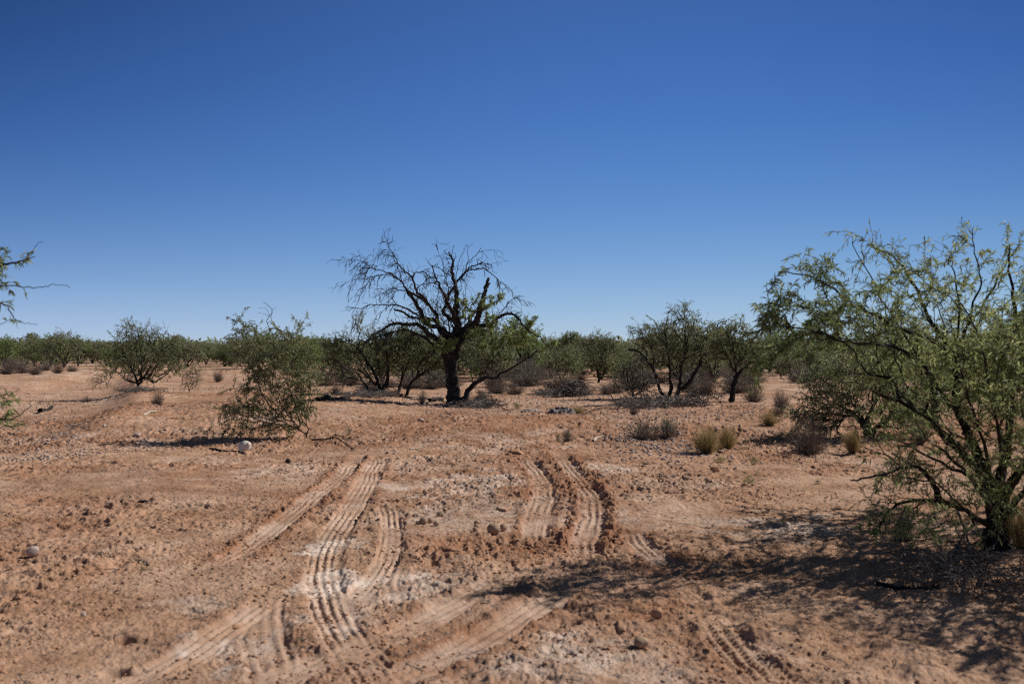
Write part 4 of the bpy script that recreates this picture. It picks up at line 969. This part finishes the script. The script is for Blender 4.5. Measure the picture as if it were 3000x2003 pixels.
# far dry shrubs nobody could tell apart
cnt = 0
while cnt < 250:
    Y = rng.uniform(32, 105); u = rng.uniform(-.6, .6)
    if cnt < 110: Y = rng.uniform(29, 55); u = rng.uniform(-.2, .55); x = u*Y
    if Y < 50 and -.05 < u < .12 and rng.rand() < .5: continue
    s = rng.uniform(1.0, 2.0)
    if u < -.35 and Y > 60 and rng.rand() < .3: continue
    i = rng.randint(3); put(SH, i, Vector((x, Y, gz(x, Y)-.01)), s, rng.rand()*6.28, 'small grey-brown dry shrub dotted over the far open ground', 'shrub', 'dry shrubs dotted over the far ground', 'dry_shrub', us, s*rng.uniform(.7, 1.0)); cnt += 1

# ------------------------------------------------------------------ sticks, logs, piles
def stick(name, label, pts, r0, r1, mat, cat='stick', sub=None, nsub=0, seed=1, lift=.6, parent=None):
    rng = rs(seed); b = atd(*pts[0][:2]); sk = Sk(); W = []
    for p in pts:
        q = atd(p[0], p[1]); q.z += r0*lift+(p[2] if len(p) > 2 else 0); W.append(q-b)
    sk.limb(W, r0, r1, rng, 4, r0*.25)
    if nsub:
        n0 = list(range(2, len(sk.p))); sk.twigs(n0, rng, nsub, sub, .15, out=(0, 0, .1), sub=1, ang=.7)
    root = sk.wood(name, M[mat], None, rng, .003, 2.3, r0, .10)
    root.location = b; tag(root, label, cat); return root
stick('stick', 'bleached stick lying on the soil before the round bush', [(328,950),(350,946),(368,941)], .022, .014, 'pale', seed=2)
stick('stick', 'pale peeled stick on the slope at far left', [(156,979),(170,976),(186,973)], .022, .012, 'pale', seed=3)
stick('stick', 'pale bent stick in front of the paired dark shrubs', [(1360,1012),(1375,1005),(1404,1005)], .02, .012, 'pale', seed=4)
stick('stick', 'thin forked grey stick lying on the sand at lower left', [(255,1306),(290,1290),(318,1286),(345,1294)], .009, .004, 'twig', sub=.2, nsub=3, seed=5)
stick('stick', 'long dark stick on the soil beside the white jug', [(482,1030),(505,1032),(530,1034),(552,1037)], .022, .014, 'bark', seed=6, lift=.5)
stick('stick', 'curved dark branch on the ground right of the leaning bush foot', [(716,1008,.0),(745,1012,.05),(775,1016,.06),(800,1026,.03),(812,1034)], .016, .006, 'bark', sub=.35, nsub=6, seed=7)
stick('stick', 'short dark stick in the sand left of centre', [(318,1155),(338,1156),(354,1152)], .016, .010, 'bark', seed=8)
stick('stick', 'brown stick half buried on the smooth soil below the twin tussocks', [(1505,1092),(1528,1096),(1548,1095)], .018, .010, 'twig', seed=9)
stick('stick', 'short grey stick on the pale patch left of the shadow', [(1776,1206),(1792,1209),(1804,1208)], .022, .016, 'twig', seed=10)
stick('stick', 'pale thin stick left of the dark clod at the head of the right track', [(940,1031),(960,1028),(978,1024)], .012, .006, 'pale', seed=11)
stick('stick', 'small curved brown stick beside the right hand track', [(1142,1168),(1156,1172),(1172,1167)], .018, .012, 'clod', seed=12)
stick('fallen_branch', 'long bleached branch in the shade of the foreground mesquite', [(2195,1250,.25),(2225,1290,.12),(2265,1335,.05),(2300,1365,.03)], .012, .005, 'twig', 'branch', .3, 6, 13)
stick('fallen_branch', 'dark branch lying in the foreground mesquite shadow', [(2010,1330),(2060,1345),(2120,1358),(2150,1350)], .016, .007, 'bark', 'branch', .3, 6, 14)
stick('fallen_branch', 'long dead branch spread right of the bare tree foot', [(1085,925,.05),(1120,918,.12),(1140,930,.05),(1170,945,.02)], .025, .008, 'dead', 'branch', .6, 12, 15)
stick('fallen_branch', 'flat dead branch stretched along the ground left of the bare tree', [(915,908),(945,916),(985,915),(1020,922)], .03, .012, 'dead', 'branch', .5, 8, 16)
stick('fallen_branch', 'long dead branch under the four-trunked tree', [(1500,922),(1560,924),(1620,926),(1660,922)], .03, .012, 'dead', 'branch', .6, 14, 17)
stick('fallen_branch', 'low forked dead twig in front of the dead thicket', [(1330,952,.0),(1370,948,.06),(1410,950,.1),(1440,945,.05)], .016, .005, 'dead', 'branch', .4, 8, 18)
stick('stick', 'short dead stick on the sand before the brush pile', [(1246,912),(1265,911),(1285,912)], .03, .02, 'twig', seed=19)

def log(label, pts, r, seed, mat='bark'):
    return stick('log', label, pts, r, r*.7, mat, 'log', .3, 4, seed, .8)
log('charred-looking short log left of the bare tree shadow', [(728,920),(750,918),(775,917),(800,914)], .06, 31)
log('dark rotten log piece half sunk in the red bank at left', [(92,947),(106,943),(120,937)], .055, 32)
log('broken dark log stub beside the bare tree foot', [(985,921),(1000,920),(1015,918)], .05, 33)

def pile(name, label, lst, n, L, seed, cat='brush pile', mat='twig', r=.006):
    rng = rs(seed); b = atd(lst[0][0], lst[0][1]+lst[0][3]); sk = Sk(); Y = b.y
    pts = crown_px(lst, Y, n, rng, .8, 1.0)
    for p in pts:
        p[2] = max(p[2], gz(p[0], p[1])+.02); d = rng.randn(3)*np.array([1, 1, .35]); d /= np.linalg.norm(d); l = L*rng.uniform(.4, 1.2)
        q = [p-d*l/2, p-d*l/6+rng.randn(3)*l*.08, p+d*l/6+rng.randn(3)*l*.08, p+d*l/2]
        for a in q: a[2] = max(a[2], b.z+.01)
        rr = r*rng.uniform(.5, 1.6); sk.path(None, [a-np.array(b) for a in q], [rr, rr*.9, rr*.7, rr*.4])
    o = sk.wood(name, M[mat], None, rng, .002, 2.3); o.location = b; tag(o, label, cat); return o
pile('brush_pile', 'tangled grey brush pile on the ground right of the bare tree', [(1322,895,42,12,0,.8),(1300,902,60,7,0,.9),(1320,882,20,14,0,.4),(1255,906,45,4,0,.6)], 620, .6, 41, r=.009)
pile('brush_pile', 'flat litter of dead twigs at the foot of the bare tree', [(1085,928,75,5,0,1.1),(1105,924,50,7,0,.8)], 330, .5, 42, r=.007)
pile('brush_pile', 'low dark twig litter under the V-stemmed mesquite', [(830,904,95,4,0,1.3),(870,903,50,5,0,.9)], 420, .5, 43, r=.007)
pile('brush_pile', 'loose dead twigs heaped before the four-trunked tree', [(1480,926,85,7,0,1.2),(1560,920,70,5,0,1.0)], 520, .6, 44, r=.008)
pile('brush_pile', 'scatter of twigs under the round bush', [(320,893,60,5,0,.9)], 160, .4, 45, r=.006)
pile('brush_pile', 'dead twig litter in the deep shade under the foreground mesquite', [(2250,1300,140,40,0,.8),(2120,1280,120,30,0,.6)], 260, .35, 46, r=.0035)
print('litter', _t.time()-_t0)

# ------------------------------------------------------------------ stones and lumps
def lump(seed, n=3, flat=.7, bumpy=.18, sharp=False):
    import bmesh
    bm = bmesh.new(); bmesh.ops.create_icosphere(bm, subdivisions=n, radius=1); rng = rs(seed)
    o = rng.rand(3)*20
    pl = [(v/np.linalg.norm(v), rng.uniform(.62, .9)) for v in rng.randn(7, 3)]
    for v in bm.verts:
        c = np.array(v.co); k = 1+bumpy*(float(vnoise(np.array(c[0]*1.6+o[0]), np.array(c[1]*1.6+c[2]*1.3+o[1]), seed))-.5)*2+bumpy*.5*(float(vnoise(np.array(c[0]*4+o[1]), np.array(c[1]*4+c[2]*3+o[2]), seed+1))-.5)
        c = c*k
        if sharp:
            for nn, d in pl:
                e = c.dot(nn)-d
                if e > 0: c = c-nn*e
        c[2] *= flat; v.co = c
    V = np.array([v.co[:] for v in bm.verts]); f = np.array([[v.index for v in q.verts] for q in bm.faces]); bm.free(); return V, f
def rock(name, label, cat, x, y, wpx, hpx, mat, seed, sharp=True, bumpy=.18, sink=.12, group=None, sm=True):
    p = atd(x, y); s = K/F*p.y; V, f = lump(seed, 3, 1, bumpy, sharp); V = V/np.abs(V).max(0)
    V = V*np.array([wpx*s/2, wpx*s/2*.85, hpx*s/2]); o = mesh_obj(name, V, f, M[mat], smooth=sm)
    o.location = (p.x, p.y, p.z+hpx*s/2*(1-2*sink)); o.rotation_euler = (0, 0, rs(seed).rand()*.6); tag(o, label, cat, group); return o
rock('rock', 'pinkish-grey rounded stone alone at the lower left', 'rock', 76, 1276, 30, 27, 'rock', 3)
rock('rock', 'rounded sandy stone in the sand at the bottom right of centre', 'rock', 1470, 1484, 40, 28, 'gourd', 4, False, .12)
rock('rock', 'orange angular stone left below the twin yellow tussocks', 'rock', 1638, 1080, 26, 16, 'clod', 5)
rock('rock', 'small brown stone below the leaning bush at left', 'rock', 316, 1002, 16, 12, 'rock', 6)
rock('rock', 'tiny white stone at the lower left', 'rock', 193, 1411, 11, 11, 'pale', 7)
rock('rock', 'grey stone on the bank before the bare tree', 'rock', 966, 966, 18, 10, 'rock', 8)
rock('rock', 'small pale stone on the slope at left', 'rock', 240, 978, 10, 8, 'pale', 9)
rock('rock', 'black lump lying in the sand right of the white jug', 'rock', 661, 1060, 13, 12, 'bark', 10)
rock('rock', 'pale grey stone right of the paired dark shrubs', 'rock', 1556, 998, 12, 12, 'rock', 11)
rock('dirt_clod', 'dark crumbly clod with bits of root at the head of the right track', 'clod', 1185, 1042, 40, 20, 'clod', 12, True, .5, .2)
rock('dirt_clod', 'upturned reddish clod by the left edge of the shadow', 'clod', 1505, 1425, 30, 30, 'clod', 13, True, .4, .2)
rock('dirt_clod', 'low reddish clod near the stone at bottom right of centre', 'clod', 1455, 1450, 24, 14, 'clod', 14, True, .4, .2)
rock('dirt_clod', 'flat clod standing on the track edge at lower left', 'clod', 545, 1428, 30, 12, 'clod', 15, True, .4, .2)
for i, (x, y, w_, lab) in enumerate([(1132,1223,32,'largest round dusty gourd, in the right cluster between the tracks'),(1154,1218,20,'round gourd touching the right side of the largest one'),(1093,1202,14,'small gourd at the back of the right cluster'),(1090,1222,15,'small gourd left of the largest one'),
    (1093,1211,13,'tiny dark gourd just behind the leftmost one of the right cluster'),(1010,1184,18,'round gourd standing furthest back in the left cluster'),(958,1203,11,'leftmost tiny gourd of the left cluster'),(972,1202,20,'biggest gourd of the left cluster'),
    (987,1200,15,'gourd right beside the biggest of the left cluster'),(1000,1205,14,'gourd at the front of the left cluster'),(1020,1176,12,'tiny gourd behind the furthest back gourd'),(975,1136,14,'lone small gourd behind both clusters')]):
    rock('dried_gourd', lab, 'gourd', x, y, w_, w_*.88, 'gourd', 60+i, False, .10, .08, 'dusty gourds between the tracks')

# plastic jug
def jug():
    p = atd(563, 1038); s = K/F*p.y; r = 13.5*s
    m, n, l, b = new_mat('milky_plastic'); b.inputs['Base Color'].default_value = (.66, .60, .53, 1); b.inputs['Roughness'].default_value = .35
    b.inputs['Specular IOR Level'].default_value = .4; b.inputs['Transmission Weight'].default_value = .25; b.inputs['Subsurface Weight'].default_value = .0
    root = empty('plastic_jug', p); tag(root, 'crushed milky white plastic jug lying on the sand below the leaning bush', 'jug')
    prof = [(-1.0, .02), (-.99, .62), (-.93, .84), (-.8, .92), (-.45, .95), (-.42, .90), (-.38, .95), (0, .97), (.05, .91), (.1, .96), (.45, .92), (.65, .78), (.82, .52), (.95, .30), (1.02, .24), (1.12, .24), (1.12, .02)]
    k = 28; V = []; 
    for i, (z, rr) in enumerate(prof):
        for j in range(k):
            a = 2*math.pi*j/k; q = 1-.10*math.exp(-((a-1.2)/.5)**2)*(1 if -.9 < z < .7 else 0)+.02*math.sin(a*7)*(rr > .5)
            V.append((math.cos(a)*rr*q, math.sin(a)*rr*q, z))
    V = np.array(V)*r
    idx = np.arange(len(prof)*k).reshape(-1, k); f = np.stack([idx[:-1], np.roll(idx, -1, 1)[:-1], np.roll(idx, -1, 1)[1:], idx[1:]], -1).reshape(-1, 4)
    body = mesh_obj('body', V, f, m, root, smooth=True)
    m2, _, _, b2 = new_mat('jug_cap_plastic'); b2.inputs['Base Color'].default_value = (.62, .50, .38, 1); b2.inputs['Roughness'].default_value = .5
    V2 = []; pr2 = [(1.06, .02), (1.06, .30), (1.10, .33), (1.26, .33), (1.29, .29), (1.29, .02)]
    for z, rr in pr2:
        for j in range(20):
            a = 2*math.pi*j/20; g = rr*(1+.03*(j % 2)); V2.append((math.cos(a)*g, math.sin(a)*g, z))
    idx = np.arange(len(pr2)*20).reshape(-1, 20); f2 = np.stack([idx[:-1], np.roll(idx, -1, 1)[:-1], np.roll(idx, -1, 1)[1:], idx[1:]], -1).reshape(-1, 4)
    cap = mesh_obj('cap', np.array(V2)*r, f2, m2, root)
    root.rotation_euler = (R_(68), R_(0), R_(52)); root.location.z = p.z+r*.93
jug()

# crumpled cloth and torn sheets
def rag(label, x, y, wpx, hpx, seed, cols):
    p = atd(x, y); s = K/F*p.y; W = wpx*s; H = hpx*s; n = 70
    u, v = np.meshgrid(np.linspace(-1, 1, n), np.linspace(-1, 1, n)); 
    X = u*W/2*(1+.25*(fbm(u, v, 1.3, seed, 2)-.5)); Yy = v*W/2*.7*(1+.3*(fbm(u, v, 1.3, seed+1, 2)-.5))
    ridge = (1-np.abs(fbm(u+.3*v, v, 2.2, seed+2, 3)-.5)*4); Z = np.clip(ridge, 0, 1)**1.3*H*(1-.8*np.maximum(np.abs(u), np.abs(v))**3)+.01
    V = np.stack([X, Yy, Z], -1).reshape(-1, 3); idx = np.arange(n*n).reshape(n, n)
    f = np.stack([idx[:-1, :-1], idx[:-1, 1:], idx[1:, 1:], idx[1:, :-1]], -1).reshape(-1, 4)
    m = noise_mat('worn_cloth', cols, 12, .4, 90, .004); o = mesh_obj('crumpled_cloth', V, f, m, smooth=True); o.location = p
    sd = o.modifiers.new('thickness', 'SOLIDIFY'); sd.thickness = .004; tag(o, label, 'cloth'); return o
rag('crumpled grey and black cloth lying left of the low yellow grass tuft', 1288, 949, 62, 17, 71, [(.38, (.03, .028, .025)), (.46, (.26, .22, .19)), (.7, (.50, .44, .38))])
rag('flattened pale scrap of cloth right of the bare tree foot', 1215, 945, 40, 5, 72, [(.4, (.25, .2, .17)), (.7, (.6, .55, .5))])

# loose gravel and crumbs: nobody could count them
def scatter(name, label, n, region, smin, smax, mat, seed, clump=0, flat=.6):
    rng = rs(seed); V0, f0 = lump(seed, 1, 1, .3, True); k = len(V0)
    X = []; Y = []
    while len(X) < n:
        m = n
        if region[0] == 'fan':
            y = region[1]+(region[2]-region[1])*rng.rand(m)**region[3]; u = rng.uniform(-.58, .58, m); x = u*y
        else:
            cx, cy, rx, ry = region[1:]; h = 1.36 if cy < 1020 else 1.5
            x0, y0 = flat_at(cx*K, cy*K, h); x1, _ = flat_at((cx+rx)*K, cy*K, h); _, y1 = flat_at(cx*K, (cy-ry)*K, h)
            x = x0+rng.randn(m)*(x1-x0)*.5; y = y0+rng.randn(m)*(y1-y0)*.5
        ok = np.ones(m, bool)
        if clump: ok = rng.rand(m) < sst(.42, .68, fbm(x, y, clump, seed, 3))
        X += list(x[ok]); Y += list(y[ok])
    X = np.array(X[:n]); Y = np.array(Y[:n]); Z = full(X, Y)
    S = smin*(smax/smin)**(rng.rand(n)**2.2)
    a = rng.rand(n)*6.28; ca, sa = np.cos(a), np.sin(a)
    sc = np.stack([S*(.7+.6*rng.rand(n)), S*(.7+.6*rng.rand(n)), S*flat*(.6+.6*rng.rand(n))], 1)
    L = V0[None]*sc[:, None]; V = np.stack([L[..., 0]*ca[:, None]-L[..., 1]*sa[:, None], L[..., 0]*sa[:, None]+L[..., 1]*ca[:, None], L[..., 2]], -1)
    V += np.stack([X, Y, Z+S*flat*.35], 1)[:, None]
    f = (f0[None]+(np.arange(n)*k)[:, None, None]).reshape(-1, 3)
    o = mesh_obj(name, V.reshape(-1, 3), f, M[mat]); tag(o, label, name.replace('_', ' '), kind='stuff'); return o
scatter('soil_crumbs', 'crumbs of reddish soil strewn over the whole clearing', 30000, ('fan', 4.2, 17, 1.0), .003, .017, 'clod', 301, .8)
scatter('pebbles', 'small pale pebbles strewn over the near ground', 9000, ('fan', 4.2, 18, 1.1), .0025, .014, 'stone', 302, .6)
scatter('gravel', 'gravel covering the bank and the ground beyond', 26000, ('fan', 13, 36, 1.1), .006, .035, 'stone', 303, .25)
scatter('gravel_patch', 'dark gravel under the paired shrubs', 1500, ('spot', 1500, 1005, 150, 22), .010, .04, 'stone', 304)
def twig_litter():
    rng = rs(310); n = 5200; y = 4.3+26*rng.rand(n)**1.5; x = rng.uniform(-.58, .58, n)*y
    ok = rng.rand(n) < .25+sst(.45, .7, fbm(x, y, .5, 311, 2))*.8; x = x[ok]; y = y[ok]; n = len(x); z = full(x, y)+.003
    a = rng.rand(n)*6.28; L = rng.uniform(.02, .16, n)*(.5+rng.rand(n)); r = rng.uniform(.0012, .0035, n); tl = rng.randn(n)*.12
    d = np.stack([np.cos(a), np.sin(a), tl], 1); sd = np.stack([-np.sin(a), np.cos(a), np.zeros(n)], 1); up = np.array([0, 0, 1.]); c = np.stack([x, y, z+r], 1)
    b0 = c-d*L[:, None]/2; b1 = c+sd*(L*rng.randn(n)*.12)[:, None]; b2 = c+d*L[:, None]/2
    ring = []
    for b in (b0, b1, b2):
        for q_ in (sd, up[None], -sd): ring.append(b+q_*r[:, None])
    V = np.stack(ring, 1).reshape(-1, 3); i = np.arange(n)[:, None]*9
    f = np.concatenate([i+np.array(q_) for q_ in ([0, 1, 4, 3], [1, 2, 5, 4], [2, 0, 3, 5], [3, 4, 7, 6], [4, 5, 8, 7], [5, 3, 6, 8])])
    o = mesh_obj('twig_litter', V, f, M['twig'], tone=np.repeat(rng.rand(n), 9)); tag(o, 'short dry twigs strewn over the open soil', 'litter', kind='stuff')
twig_litter()
print('done', _t.time()-_t0)
